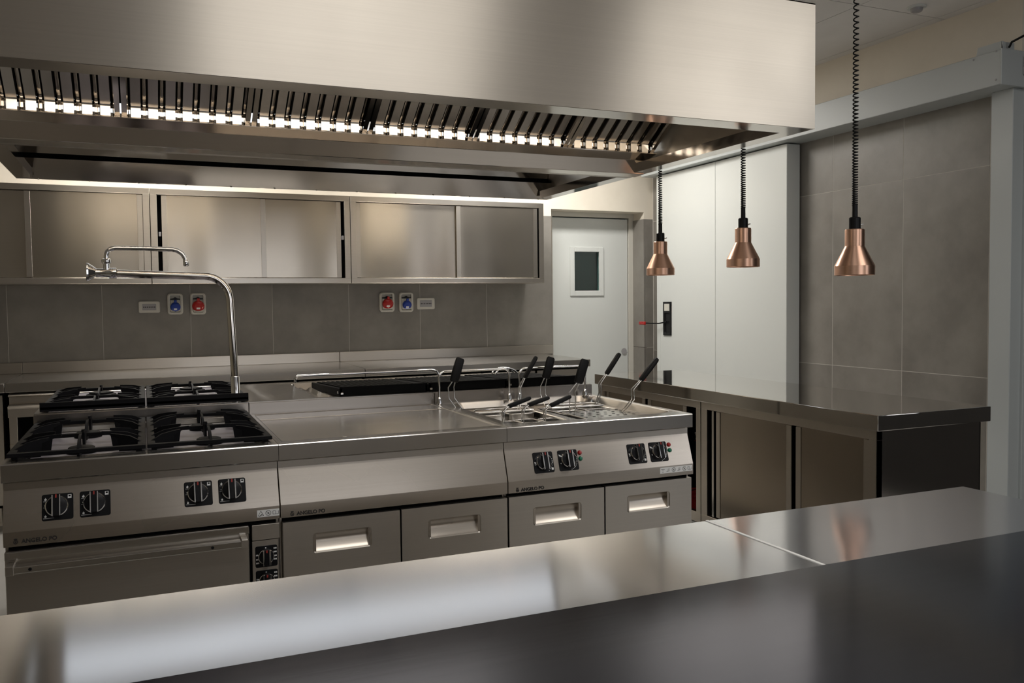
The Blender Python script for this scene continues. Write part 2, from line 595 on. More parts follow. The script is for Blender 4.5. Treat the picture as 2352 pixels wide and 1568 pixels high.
# sliding cold-room door
dl = MB()
dl.box(4.68, 4.80, 2.067, 2.9065, .03, 2.47, bev=.003)
dl.box(4.68, 4.80, 2.9095, 3.712, .03, 2.47, bev=.003)
dl.box(4.683, 4.80, 3.716, 3.777, .03, 2.47, bev=.003)
dl.box(4.70, 4.79, 2.08, 3.77, .04, 2.46)
door2 = dl.build('door_2', LACQUER, kind='structure', label='white sliding cold room door with a vertical panel joint')
hp = MB()
lps = [rloop(3.552, 3.640, 1.06, 1.245, .012, lambda a, z: (4.670, a, z)), rloop(3.560, 3.632, 1.07, 1.235, .01, lambda a, z: (4.679, a, z))]
hp.plate_hole([(4.670, 3.535, 1.045), (4.670, 3.657, 1.045), (4.670, 3.657, 1.343), (4.670, 3.535, 1.343)], lps)
hp.box(4.671, 4.681, 3.535, 3.657, 1.25, 1.343)
for z0, z1, a, c in ((1.045, 1.343, 3.535, 3.5365), (1.045, 1.343, 3.6555, 3.657)):
    hp.box(4.670, 4.681, a, c, z0, z1)
hnd = hp.build('handle', BLACK, door2)
MB().box(4.6685, 4.6712, 3.556, 3.636, 1.262, 1.325).build('handle_label', WHITE_P, hnd)
MB().tube([(4.668, 3.60, 1.165), (4.64, 3.68, 1.150), (4.615, 3.78, 1.150), (4.60, 3.83, 1.152)], .006, 8).build('release_lever', BLACK, door2)
rg = MB(); rg.box(4.585, 4.605, 3.83, 3.93, 1.135, 1.165, bev=.005)
rg.build('release_grip', RED_P, door2, label='red grip of the release lever')
# cover of the sliding rail
rc = thing('rail_cover', 'long white box over the sliding door track, below the cream wall', 'rail cover', (4.7, 2, 2.57))
MB().box(4.60, 4.818, .336, 3.9, 2.478, 2.66, bev=.003).build('housing', LACQ_GREY, rc)
MB().box(4.596, 4.818, .330, .338, 2.474, 2.664, bev=.002).build('end_cap', LACQ_GREY, rc)
for (y, z) in ((.50, 2.645), (.365, 2.655), (.365, 2.505)):
    MB().lathe([(0, 0), (.006, 0), (.004, -.004), (0, -.004)], (4.599, y, z), axis='x', n=10).build('screw', GREY_P, rc)
bk = MB(); bk.prism([(.337, 2.660), (.495, 2.660), (.485, 2.705), (.345, 2.705)], 4.612, 4.63, 'x'); bk.box(4.612, 4.70, .337, .345, 2.66, 2.70)
bk.build('bracket', LACQ_GREY, rc)
cb = [(4.64, .322, 2.668), (4.63, .30, 2.688), (4.64, .24, 2.705), (4.68, .14, 2.705), (4.74, .03, 2.69), (4.82, -.10, 2.66), (4.95, -.25, 2.6)]
tag(MB().tube(cb, .006, 8).build('power_cable', RUBBER), 'thin black cable curving over the end of the track box', 'cable')
sw = thing('wall_switch', 'blue switch box on the end of the track cover, cut by the frame edge', 'switch', (4.8, .33, 2.58))
MB().box(4.757, 4.835, .318, .331, 2.535, 2.635, bev=.006).build('casing', GREY_P, sw)
MB().box(4.767, 4.827, .312, .320, 2.55, 2.62, bev=.004).build('button_pad', BLUE_P, sw)

# smoke detector
sd = thing('smoke_detector', 'small round smoke detector on the ceiling at top right', 'detector', (4.47, .765, H))
MB().lathe([(0, H), (.05, H), (.05, H - .012), (0, H - .012)], (4.47, .765, 0), n=24).build('base', LACQUER, sd)
MB().lathe([(.034, H - .012), (.03, H - .028), (.02, H - .034), (0, H - .034)], (4.47, .765, 0), n=24).build('sensor_head', GREY_P, sd)

# ================================================================== EXTRACTION HOOD
HX0, HX1, HY0, HY1, HZ, HT = -.165, 2.77, -.278, 2.08, 2.0, 2.469
hood = thing('extraction_hood', 'huge stainless steel extraction hood hanging over the cooking island', 'hood', (1.3, .9, HZ))
m = MB()
T = .003
m.box(HX0, HX1, HY0, HY0 + T, HZ, HT); m.box(HX0, HX1, HY1 - T, HY1, HZ, HT)
m.box(HX0, HX0 + T, HY0 + T, HY1 - T, HZ, HT); m.box(HX1 - T, HX1, HY0 + T, HY1 - T, HZ, HT)
m.build('canopy_shell', STEEL_HOOD, hood)
MB().box(HX0, HX1, HY0, HY1, HT - .004, HT).build('canopy_top', STEEL, hood)
m = MB()
m.box(HX0 + .004, HX1 - .004, HY0 + .0035, -.172, HZ - .001, HZ + .004); m.box(HX0 + .004, HX1 - .004, -.176, -.172, HZ + .004, HZ + .03)
m.build('front_flange', STEEL_MIRROR, hood)
m = MB()
m.box(HX1 - .075, HX1 - .004, -.172, HY1 - .06, HZ - .001, HZ + .003); m.box(HX1 - .078, HX1 - .075, -.172, HY1 - .06, HZ - .001, HZ + .045)
m.build('end_flange', STEEL_MIRROR, hood)
m = MB()
m.box(HX0 + .004, HX0 + .075, -.172, HY1 - .06, HZ - .001, HZ + .003); m.box(HX0 + .075, HX0 + .078, -.172, HY1 - .06, HZ - .001, HZ + .045)
m.build('end_flange', STEEL_MIRROR, hood)
m = MB()
m.prism([(2.052, HZ - .001), (HY1 - .004, HZ - .001), (HY1 - .004, HZ + .003), (2.056, HZ + .003), (2.023, HZ + .096), (2.019, HZ + .096)], HX0 + .004, HX1 - .004, 'x')
m.build('rear_flange', STEEL_SOFT, hood)
MB().box(HX0 + .006, HX1 - .006, 2.062, 2.074, HZ + .02, HZ + .128).build('rear_shade_strip', VOID, hood)  # added black strip, stands in for the shade above the rear flange
m = MB(); m.prism([(2.06, HZ + .128), (2.072, HZ + .128), (1.972, HZ + .43), (1.96, HZ + .43)], HX0 + .006, HX1 - .006, 'x'); m.build('rear_plate', STEEL_MIRROR, hood)
m = MB(); m.prism([(2.026, HZ + .215), (2.034, HZ + .215), (1.968, HZ + .415), (1.950, HZ + .415)], -.02, 2.745, 'x'); m.build('rear_glow_panel', BAYGLOW, hood)  # added glowing panel, hidden from view, brightens the near worktop's reflection
for x in [HX0 + .1 + .23 * k for k in range(13)]:
    MB().lathe([(0, 0), (.006, 0), (.004, -.004), (0, -.004)], (min(x, 2.7), 2.05, HZ - .001), n=8).build('rivet', STEEL_BRIGHT, hood)
for x in (.15, 2.4):
    for y in (.25, 1.6):
        MB().tube([(x, y, HT - .002), (x, y, H + .005)], .006, 10).build('hanger_rod', STEEL_BRIGHT, hood)
# drip trough along the middle
m = MB()
m.prism([(.782, 2.076), (.880, 2.058), (.905, 1.993), (.99, 1.990), (.99, 2.10), (.82, 2.10)], HX0 + .02, HX1 - .02, 'x', bev=.0015)
m.build('drip_trough', STEEL_SOFT, hood)
m = MB(); m.box(HX0 + .02, HX1 - .02, .99, 1.05, 1.994, 1.999); m.build('trough_flange', STEEL, hood)
# sealed lamps on the inside of the front panel, above the flange
for x0 in (-.15, .82, 1.79):
    MB().box(x0, x0 + .94, HY0 + .004, HY0 + .030, 2.19, 2.40, bev=.006).build('hood_lamp', HOODLAMP, hood)
# baffle filters: inclined plane, s runs up the slope, d points out of it
import itertools
FT = Vector((0, -.8416, .5401)); FN = Vector((0, -.5401, -.8416)); FO = Vector((0, .795, 2.085))
FM = Matrix(((1, 0, 0, 0), (0, FT.y, FN.y, FO.y), (0, FT.z, FN.z, FO.z), (0, 0, 0, 1)))
FL = .66
MB().box(HX0 + .02, HX1 - .02, 0, FL, -.075, -.065).build('filter_slit_shade', VOID, hood, mat4=FM)  # black sheet behind the baffles paints the slits dark
# path of a baffle in (s, d): a short upright foot, a rounded bend, then the slope
_ca, _sa = FT.y, FT.z
def to_sd(y, z):
    v = Vector((0, y - FO.y, z - FO.z))
    return v.dot(FT), v.dot(FN)
BPATH = [(.795, 2.078, 0), (.795, 2.118, 0)] + [(.795 - .012 * (1 - math.cos(a)), 2.118 + .012 * math.sin(a), a) for a in (math.radians(57) * k / 4 for k in range(1, 5))]
_e = BPATH[-1]
BPATH.append((_e[0] - .8416 * .58, _e[1] + .5401 * .58, math.radians(57)))
def channel(m, xc, wd, d0, dep, th=.0012):
    pr = [(xc - wd / 2, d0 - dep), (xc - wd / 2 + .003, d0), (xc + wd / 2 - .003, d0), (xc + wd / 2, d0 - dep)]
    rows = []
    for (y, z, a) in BPATH:
        ny, nz = -math.cos(a), -math.sin(a)
        rows.append([m.v((p[0], y + ny * p[1], z + nz * p[1])) for p in pr])
    for A, B in zip(rows[:-1], rows[1:]):
        for i in range(3):
            m.bm.faces.new((A[i], A[i + 1], B[i + 1], B[i]))
FW = .48
baf_mesh = None
filt_mesh = None
for k in range(6):
    x0 = -.14 + FW * k
    if filt_mesh is None:
        m = MB()
        m.box(.003, .022, 0, FL, -.05, .0); m.box(FW - .022, FW - .003, 0, FL, -.05, .0)
        m.box(.022, FW - .022, 0, .016, -.05, -.035); m.box(.022, FW - .022, FL - .02, FL, -.05, -.002)
        m.bm.transform(FM)
        for i in range(8):
            channel(m, .022 + (FW - .044) / 7 * i, .012, -.020, -.012)
        f = m.build('grease_filter', STEEL_MIRROR, hood, ang=50)
        filt_mesh = f.data
        f.location.x += x0
    else:
        f = link('grease_filter', filt_mesh, hood)
        f.location.x += x0
    for i in range(7):
        xc = .022 + (FW - .044) / 7 * (i + .5)
        if baf_mesh is None:
            m = MB()
            channel(m, 0, .041, .002, .016)
            bo = m.build('baffle', STEEL_BAFFLE, None, ang=50)
            baf_mesh = bo.data
        else:
            bo = bpy.data.objects.new('baffle', baf_mesh)
            COL.objects.link(bo)
        bo.parent = f
        bo.location = Vector((xc, 0, 0))

# ================================================================== HEAT LAMPS
def coil(m, x, y, z0, z1, r=.0105, wr=.0032):
    pts = []
    z, a = z0, 0.0
    while z < z1:
        t = min(1, (z - z0) / .95)
        pitch = .0085 + .020 * t
        pts.append((x + r * math.cos(a), y + r * math.sin(a), z))
        a += 2 * math.pi / 9
        z += pitch / 9
    m.tube(pts, wr, 5)
lamps = []
for (y, zr, lab) in ((.048, 1.455, 'copper heat lamp nearest the camera, in front of the grey tiled wall'),
                     (.816, 1.524, 'middle copper heat lamp, hanging in front of the white sliding door'),
                     (1.598, 1.508, 'farthest copper heat lamp, hanging beside the kitchen door with the window')):
    x = 3.3
    t = thing('heat_lamp', lab, 'lamp', (x, y, zr), 'copper heat lamps over the pass counter')
    MB().lathe([(.083, 0), (.085, .001), (.085, .041), (.0415, .128), (.0415, .200), (.039, .203), (0.02, .203), (0.02, .200),
                (.037, .199), (.0375, .134), (.080, .044), (.082, .002)], (x, y, zr), n=48, closed=True).build('lamp_shade', COPPER, t, ang=16)
    MB().lathe([(0, .06), (.018, .065), (.032, .09), (.030, .115), (.016, .15), (.014, .199), (0, .199)], (x, y, zr), n=24).build('bulb', WHITE_P, t)
    MB().lathe([(0, .203), (.025, .203), (.025, .252), (.021, .256), (.012, .256), (.0115, .31), (0, .31)], (x, y, zr), n=24).build('lamp_holder', BLACK, t)
    m = MB(); m.tube([(x + .024, y, zr + .222), (x + .040, y - .01, zr + .226)], .003, 8)
    m.build('toggle_switch', WIRE, t)
    m = MB(); coil(m, x, y, zr + .305, H - .03)
    m.build('coiled_cord', RUBBER, t)
    MB().lathe([(0, H), (.045, H), (.04, H - .03), (.012, H - .036), (0, H - .036)], (x, y, 0), n=24).build('ceiling_rose', BLACK, t)

# ================================================================== WALL CABINETS
CF, CB2, CT = 3.657, 1.514, 2.176
def wall_cabinet(x0, x1, doors, lab, gaps):
    t = thing('wall_cabinet', lab, 'cabinet', ((x0 + x1) / 2, CF + .18, CB2), 'steel wall cabinets')
    m = MB()
    y1 = YF - .004
    fr = .04
    m.box(x0 + .001, x1 - .001, CF, y1, CB2, CB2 + fr, bev=.0015); m.box(x0 + .001, x1 - .001, CF, y1, CT - fr, CT, bev=.0015)
    m.box(x0 + .001, x0 + .045, CF, y1, CB2 + fr, CT - fr, bev=.0015); m.box(x1 - .045, x1 - .001, CF, y1, CB2 + fr, CT - fr, bev=.0015)
    m.box(x0 + .045, x1 - .045, y1 - .02, y1, CB2 + fr, CT - fr)
    m.build('carcass', STEEL, t)
    MB().box(x0 + .046, x1 - .046, CF + .055, CF + .06, CB2 + fr, CT - fr).build('interior_shade', VOID, t)  # black sheet behind the doors paints the shade in their gaps
    for (a, b_, dy) in doors:
        d = MB()
        d.box(a, b_, CF + dy, CF + dy + .018, CB2 + fr + .003, CT - fr - .003, bev=.0015)
        do = d.build('sliding_door', STEEL_DOOR, t)
        for c in (a, b_ - .035):
            MB().box(c, c + .035, CF + dy - .003, CF + dy, CB2 + fr + .006, CT - fr - .006, bev=.001).build('door_stile', STEEL, do)
    for gx in gaps:
        MB().box(gx - .008, gx + .008, CF + .012, CF + .03, 1.845, 1.875, bev=.002).build('door_catch', GREY_P, t)
    return t
wall_cabinet(-1.04, .460, ((-1.0, -.262, .03), (-.305, .414, .008)), 'left wall cabinet, cut off by the left edge of the photo', ())
wall_cabinet(.462, 1.866, ((.535, 1.242, .008), (1.205, 1.800, .03)), 'middle wall cabinet with narrow black gaps beside its sliding doors', (.522, 1.811))
wall_cabinet(1.868, 3.498, ((1.914, 2.765, .03), (2.725, 3.440, .008)), 'right wall cabinet, next to the kitchen door', ())

# ================================================================== SOCKETS AND SWITCH PLATES
def ymap(y):
    return lambda a, z: (a, y, z)
def solid_round(m, x0, x1, z0, z1, r, yb, yf, ins=.004, n=5):
    la = rloop(x0, x1, z0, z1, r, ymap(yb), n)
    lb = rloop(x0, x1, z0, z1, r, ymap(yf + ins), n)
    lc = rloop(x0 + ins, x1 - ins, z0 + ins, z1 - ins, r, ymap(yf), n)
    R = [[m.v(p) for p in l] for l in (la, lb, lc)]
    for A, B in ((R[0], R[1]), (R[1], R[2])):
        for i in range(len(A)):
            m.bm.faces.new((A[i], A[(i + 1) % len(A)], B[(i + 1) % len(A)], B[i]))
    m.bm.faces.new(R[2])
WY = YF - .003
def switch_plate(x0, x1, z0, z1, lab):
    t = thing('switch_plate', lab, 'switch', ((x0 + x1) / 2, WY, z0), 'switch plates on the tiled wall')
    m = MB(); solid_round(m, x0, x1, z0, z1, .012, WY, WY - .012)
    m.build('cover', WHITE_P, t)
    m = MB(); solid_round(m, x0 + .026, x1 - .026, z0 + .02, z1 - .02, .003, WY - .011, WY - .0145, .001)
    g = m.build('rocker_window', GREY_P, t)
    m = MB()
    zc = (z0 + z1) / 2
    n = 7
    for i in range(n):
        a = x0 + .036 + (x1 - x0 - .072) * i / (n - 1)
        hgt = .004 + .004 * ((i * 3) % 3)
        m.box(a - .004, a + .004, WY - .0152, WY - .0144, zc - hgt, zc + .003)
    m.build('markings', PRINT_K, g)
    return t
switch_plate(.368, .514, 1.307, 1.393, 'left white switch plate, beside the left blue socket')
switch_plate(2.497, 2.652, 1.304, 1.400, 'right white switch plate, beside the right blue socket')
def power_socket(x0, x1, z0, z1, colm, rad, lab):
    t = thing('power_socket', lab, 'socket', ((x0 + x1) / 2, WY, z0), 'industrial sockets on the tiled wall')
    xc = (x0 + x1) / 2
    m = MB()
    fr_ = lambda a, z: (a, WY - .028, z)
    L0 = rloop(x0, x1, z0, z1, .022, ymap(WY)); L1 = rloop(x0, x1, z0, z1, .022, ymap(WY - .022)); L2 = rloop(x0 + .007, x1 - .007, z0 + .007, z1 - .007, .018, ymap(WY - .028))
    L3 = rloop(x0 + .018, x1 - .018, z0 + .016, z1 - .014, .008, ymap(WY - .027)); L4 = rloop(x0 + .019, x1 - .019, z0 + .017, z1 - .015, .008, ymap(WY - .008))
    R = [[m.v(p) for p in l] for l in (L0, L1, L2, L3, L4)]
    for A, B in zip(R[:-1], R[1:]):
        for i in range(len(A)):
            m.bm.faces.new((A[i], A[(i + 1) % len(A)], B[(i + 1) % len(A)], B[i]))
    m.bm.faces.new(R[-1])
    m.build('housing', WHITE_P, t)
    # sloping socket body
    m = MB(); m.prism([(WY - .006, z0 + .018), (WY - .046, z0 + .024), (WY - .022, z1 - .047), (WY - .006, z1 - .047)], x0 + .02, x1 - .02, 'x', bev=.002)
    body = m.build('socket_body', WHITE_P, t)
    # black hinge bar with a bump in the middle
    m = MB(); m.prism([(x0 + .02, z1 - .047), (x1 - .02, z1 - .047), (x1 - .02, z1 - .039), (xc + .012, z1 - .035), (xc + .004, z1 - .028), (xc - .004, z1 - .028), (xc - .012, z1 - .035), (x0 + .02, z1 - .039)], WY - .030, WY - .006, 'y')
    m.build('hinge_bar', BLACK, t)
    # round hinged cap
    A = math.radians(24)
    mat = Matrix.Translation((xc, WY - .042, z0 + .024 + rad * .95)) @ Matrix.Rotation(A, 4, 'X')
    m = MB(); m.lathe([(0, .012), (rad * .92, .012), (rad, .002), (rad * .98, -.010), (rad * .80, -.018), (rad * .45, -.021), (0, -.022)], axis='y', n=28)
    m.box(-.010, .010, -.006, .006, rad * .8, rad + .018, bev=.002)
    cap = m.build('socket_cap', colm, t, mat4=mat)
    m = MB(); m.box(-rad * .30, rad * .28, -.0225, -.0205, -rad * .42, -rad * .10, bev=.0005)
    m.build('cap_label', PRINT_W, cap, mat4=mat)
power_socket(.566, .674, 1.292, 1.449, BLUE_P, .036, 'left blue capped socket, between the left switch plate and a red socket')
power_socket(.725, .835, 1.289, 1.451, RED_P, .044, 'left red capped socket, nearest the tall tap')
power_socket(2.176, 2.301, 1.287, 1.446, RED_P, .046, 'right red capped socket, under the right wall cabinet')
power_socket(2.341, 2.461, 1.284, 1.445, BLUE_P, .038, 'right blue capped socket, beside the right switch plate')

# ================================================================== BACK WORKTOPS AND BASE CABINETS
BY0, BY1 = 3.149, YF - .006
def back_top(x0, x1, lab, sx1=None):
    t = thing('back_worktop', lab, 'worktop', ((x0 + x1) / 2, 3.6, .845), 'worktops along the back wall')
    MB().box(x0, x1, BY0, BY1, .838, .895, bev=.003, seg=2).build('slab', STEEL_TOP, t)
    MB().box(x0, sx1 or x1, BY1 - .03, BY1, .895, .972, bev=.002).build('splashback', STEEL, t)
    return t
back_top(-1.3, -.391, 'short piece of steel worktop at the far left, on the back wall')
bt = back_top(-.388, 1.836, 'long steel worktop behind the left half of the island')
bt2 = back_top(1.839, 3.655, 'steel worktop ending beside the kitchen door', 3.74)
text_obj('lettering', 'ANGELO PO', .018, PRINT_K, bt2, Matrix.Translation((1.875, BY0 - .001, .863)) @ Matrix.Rotation(math.pi / 2, 4, 'X'))
BZ = .836
def base_cabinet(x0, x1, nd, lab):
    t = thing('base_cabinet', lab, 'cabinet', ((x0 + x1) / 2, 3.6, 0), 'base cabinets along the back wall')
    m = MB(); m.box(x0 + .002, x1 - .002, 3.215, BY1, .12, BZ); m.build('carcass', VOID, t)  # carcass coloured black as painted shade between the doors
    wd = (x1 - x0) / nd
    for i in range(nd):
        MB().box(x0 + wd * i + .009, x0 + wd * (i + 1) - .009, 3.19, 3.213, .14, BZ - .016, bev=.002).build('door', STEEL, t)
    for xx in (x0 + .06, x1 - .06):
        for yy in (3.28, 3.95):
            MB().lathe([(.0, 0), (.024, 0), (.02, .02), (.02, .12), (0, .12)], (xx, yy, 0), n=12).build('leg', STEEL, t)
    return t
base_cabinet(-1.3, -.40, 2, 'steel base cabinet at the far left edge, mostly outside the photo')
base_cabinet(.91, 1.832, 2, 'steel base cabinet behind the smooth cooking plate of the island')
base_cabinet(1.838, 2.745, 2, 'steel base cabinet behind the black grill grates')
base_cabinet(2.75, 3.645, 2, 'steel base cabinet at the right end of the back wall')
# refrigerated counter with moulded drawer rails, left part of the back wall
dr = thing('drawer_unit', 'steel undercounter unit with two bright nosed rails behind the left burners', 'drawer unit', (.25, 3.5, 0))
m = MB(); m.box(-.372, .90, 3.26, BY1, .10, BZ); m.build('carcass', VOID, dr)  # carcass coloured black, painting the shade of the open recess
for (x0, x1) in ((-.372, -.328), (.84, .90)):
    MB().box(x0, x1, 3.14, 3.30, .10, .70, bev=.002).build('stile', STEEL, dr)
m = MB(); m.sheet([(3.21, BZ), (3.21, .832), (3.135, .824), (3.128, .818), (3.135, .812), (3.175, .805), (3.175, .772)], -.372, .90, .004); m.build('upper_rail', STEEL, dr)
m = MB(); m.sheet([(3.175, .772), (3.17, .765), (3.10, .758), (3.092, .750), (3.098, .742), (3.098, .690), (3.13, .690)], -.372, .90, .004); m.build('lower_rail', STEEL, dr)
MB().box(-.372, .90, 3.13, 3.28, .50, .52, bev=.003).build('shelf', STEEL, dr)
for xx in (-.32, .84):
    for yy in (3.3, 3.95):
        MB().lathe([(.0, 0), (.024, 0), (.02, .02), (.02, .10), (0, .10)], (xx, yy, 0), n=12).build('leg', STEEL, dr)

# ================================================================== COOKING ISLAND
# sloping control panel frame: a along x, b up the slope, c out of the panel
PT, PBm = Vector((0, .045, .845)), Vector((0, -.005, .70))
PU = (PT - PBm).normalized(); PN = Vector((0, -PU.z, PU.y))
def panel_mat(x, z):
    t = (z - PBm.z) / (PT.z - PBm.z)
    o = PBm + (PT - PBm) * t
    return Matrix(((1, 0, 0, x), (0, PU.y, PN.y, o.y), (0, PU.z, PN.z, o.z), (0, 0, 0, 1)))
def front_mat(x, y, z):
    return Matrix(((1, 0, 0, x), (0, 0, -1, y), (0, 1, 0, z), (0, 0, 0, 1)))
def rplate(m, a0, a1, b0, b1, r, c0, c1, ins=.001, n=4):
    L = [rloop(a0, a1, b0, b1, r, lambda a, b: (a, b, c0), n), rloop(a0, a1, b0, b1, r, lambda a, b: (a, b, c1 - ins), n), rloop(a0 + ins, a1 - ins, b0 + ins, b1 - ins, r, lambda a, b: (a, b, c1), n)]
    R = [[m.v(p) for p in l] for l in L]
    for A, B in zip(R[:-1], R[1:]):
        for i in range(len(A)):
            m.bm.faces.new((A[i], A[(i + 1) % len(A)], B[(i + 1) % len(A)], B[i]))
    m.bm.faces.new(R[-1])
def flame(m, a, b, s, c=.0026):
    pts = [(0, 1), (.25, .45), (.55, .25), (.6, -.2), (.35, -.6), (0, -.7), (-.35, -.6), (-.6, -.2), (-.5, .3), (-.2, .35)]
    m.face([(a + p[0] * s, b + p[1] * s, c) for p in pts])
def knob(parent, mt, w=.084, h=.078, kind='gas', kr=.032, turn=0.0):
    m = MB(); rplate(m, -w / 2, w / 2, -h / 2, h / 2, .006, -.001, .002)
    pl = m.build('knob_plate', BLACK, parent, mat4=mt)
    k0 = mt @ Matrix.Translation((-.002, 0.002, 0)) @ Matrix.Rotation(turn, 4, 'Z')
    m = MB(); m.lathe([(0, .002), (kr * .95, .002), (kr * .9, .014), (kr * .84, .015), (0, .015)], axis='z', n=36)
    m.box(-.0085, .0085, -kr * .98, kr * .98, .010, .032, bev=.002)
    m.build('knob', BLACK, pl, mat4=k0)
    m = MB(); m.lathe([(kr * .95, .002), (kr * 1.01, .002), (kr * .97, .0145), (kr * .90, .0165), (kr * .87, .0155)], axis='z', n=36, closed=True)
    m.build('chrome_ring', CHROME, pl, mat4=k0)
    m = MB()
    for sx in (-1, 1):
        m.box(sx * .0098 - .0021, sx * .0098 + .0021, -kr * .97, kr * .97, .012, .0325, bev=.0006)
    m.build('grip_trim', CHROME, pl, mat4=k0)
    m = MB(); m.box(-.0022, .0022, kr * .66, kr * .98, .0318, .0328)
    m.build('pointer', RED_PR, pl, mat4=k0)
    m = MB()
    L = -w / 2
    if kind == 'gas':
        for (bb, sc, ln) in ((.024, .0055, .014), (.006, .0055, .007), (-.026, .005, .028)):
            flame(m, L + .010, bb, sc)
            m.face([(L + .004, bb - .0065, .0026), (L + .004 + ln, bb - .0065, .0026), (L + .004 + ln, bb - .0055, .0026), (L + .004, bb - .0055, .0026)])
        a0, b0 = w / 2 - .015, h / 2 - .016
        for (x0, x1, z0, z1) in ((0, .010, 0, .0045), (0, .002, .0045, .011), (.008, .010, .0045, .011), (0, .010, .0095, .011)):
            m.face([(a0 + x0, b0 + z0, .0026), (a0 + x1, b0 + z0, .0026), (a0 + x1, b0 + z1, .0026), (a0 + x0, b0 + z1, .0026)])
    elif kind == 'water':
        for (x0, x1, z0, z1) in ((L + .004, L + .012, -.004, .004), (L + .003, L + .015, .002, .004), (L + .004, L + .014, -.008, -.006), (w / 2 - .012, w / 2 - .004, -.030, -.022), (w / 2 - .010, w / 2 - .005, -.004, .006)):
            m.face([(x0, z0, .0026), (x1, z0, .0026), (x1, z1, .0026), (x0, z1, .0026)])
        for i in range(9):
            an = math.radians(-60 + 13 * i)
            a, b_ = kr * 1.13 * math.cos(an), kr * 1.13 * math.sin(an)
            m.face([(a - .001, b_ - .001, .0026), (a + .001, b_ - .001, .0026), (a + .001, b_ + .001, .0026), (a - .001, b_ + .001, .0026)])
    elif kind == 'heat':
        m.face([(L + .004, .018, .0026), (L + .014, .014, .0026), (L + .014, .019, .0026), (L + .004, .024, .0026)])
        pts = [(L + .006, -.004), (L + .006, -.010), (L + .012, -.014), (L + .020, -.012)]
        for p, q_ in zip(pts[:-1], pts[1:]):
            m.face([(p[0], p[1], .0026), (q_[0], q_[1], .0026), (q_[0], q_[1] + .0015, .0026), (p[0], p[1] + .0015, .0026)])
        for i in range(3):
            a = .004 + .008 * i
            m.face([(a, h / 2 - .009, .0026), (a + .005, h / 2 - .009, .0026), (a + .005, h / 2 - .004, .0026), (a, h / 2 - .004, .0026)])
        for i in range(14):
            an = math.radians(-75 + 10 * i)
            a, b_ = kr * 1.15 * math.cos(an), kr * 1.15 * math.sin(an)
            m.face([(a - .0012, b_ - .0012, .0026), (a + .0012, b_ - .0012, .0026), (a + .0012, b_ + .0012, .0026), (a - .0012, b_ + .0012, .0026)])
    m.build('symbols', PRINT_W, pl, mat4=mt, smooth=False, kind='stuff')
    if kind == 'oven':
        pass
    return pl
def maker_plate(parent, x, z):
    """stamped lettering with its round emblem on the lower fascia"""
    Rm = Matrix.Translation((x + .020, -.0062, z - .0085)) @ Matrix.Rotation(math.pi / 2, 4, 'X')
    text_obj('lettering', 'ANGELO PO', .0165, PRINT_K, parent, Rm, bold=.0005)
    m = MB()
    m.lathe([(.0042, 0), (.0062, 0), (.0062, .0008), (.0042, .0008)], (.005, -.004, 0), n=20, closed=True)
    m.lathe([(0, 0), (.0026, 0), (.0026, .0008), (0, .0008)], (.005, -.004, 0), n=14)
    m.box(.0005, .0095, .0030, .0056, 0, .0008)
    m.build('emblem', PRINT_K, parent, mat4=front_mat(x, -.0058, z))
def stickers(parent, x0, x1, z0, z1, icons):
    m = MB(); m.box(x0, x1, -.0062, -.0052, z0, z1)
    st = m.build('warning_label', PRINT_W, parent)
    n = len(icons); wd = (x1 - x0) / n; hh = z1 - z0
    m = MB()
    y = -.0066
    def ring(cx, cz, r, th=.0012, k=18):
        for i in range(k):
            a, b_ = 2 * math.pi * i / k, 2 * math.pi * (i + 1) / k
            m.face([(cx + r * math.cos(a), y, cz + r * math.sin(a)), (cx + r * math.cos(b_), y, cz + r * math.sin(b_)), (cx + (r - th) * math.cos(b_), y, cz + (r - th) * math.sin(b_)), (cx + (r - th) * math.cos(a), y, cz + (r - th) * math.sin(a))])
    def bar(p, q_, th=.0012):
        d = Vector((q_[0] - p[0], q_[1] - p[1])).normalized() * th / 2
        m.face([(p[0] - d.y, y, p[1] + d.x), (p[0] + d.y, y, p[1] - d.x), (q_[0] + d.y, y, q_[1] - d.x), (q_[0] - d.y, y, q_[1] + d.x)])
    for i, ic in enumerate(icons):
        cx, cz, r = x0 + wd * (i + .5), (z0 + z1) / 2, min(wd, hh) * .38
        if ic == 'tri':
            P3 = [(cx - r, cz - r * .8), (cx + r, cz - r * .8), (cx, cz + r)]
            for p, q_ in zip(P3, P3[1:] + P3[:1]):
                bar(p, q_)
            bar((cx - r * .5, cz - r * 1.0), (cx + r * .5, cz - r * .2), .002)
        elif ic == 'no':
            ring(cx, cz, r); bar((cx - r * .7, cz + r * .7), (cx + r * .7, cz - r * .7)); bar((cx - r * .3, cz - r * .4), (cx + r * .3, cz + r * .3), .002)
        elif ic == 'book':
            for p, q_ in (((-1, -.6), (1, -.6)), ((-1, -.6), (-1, .6)), ((1, -.6), (1, .6)), ((0, -.6), (0, .6)), ((-1, .6), (-.1, .6))):
                bar((cx + p[0] * r, cz + p[1] * r), (cx + q_[0] * r, cz + q_[1] * r))
        elif ic == 'water':
            bar((cx - r, cz + r * .5), (cx + r, cz + r * .5)); bar((cx, cz + r * .5), (cx, cz - r * .2)); bar((cx - r * .4, cz - r * .7), (cx + r * .4, cz - r * .7))
        elif ic == 'hand':
            bar((cx - r, cz - r * .6), (cx + r * .6, cz - r * .4)); bar((cx - r * .3, cz - r * .4), (cx, cz + r * .7)); bar((cx + r * .3, cz - r * .4), (cx + r * .5, cz + r * .8))
    m.build('pictograms', PRINT_K, st, smooth=False)
    for i in range(1, n):
        pass

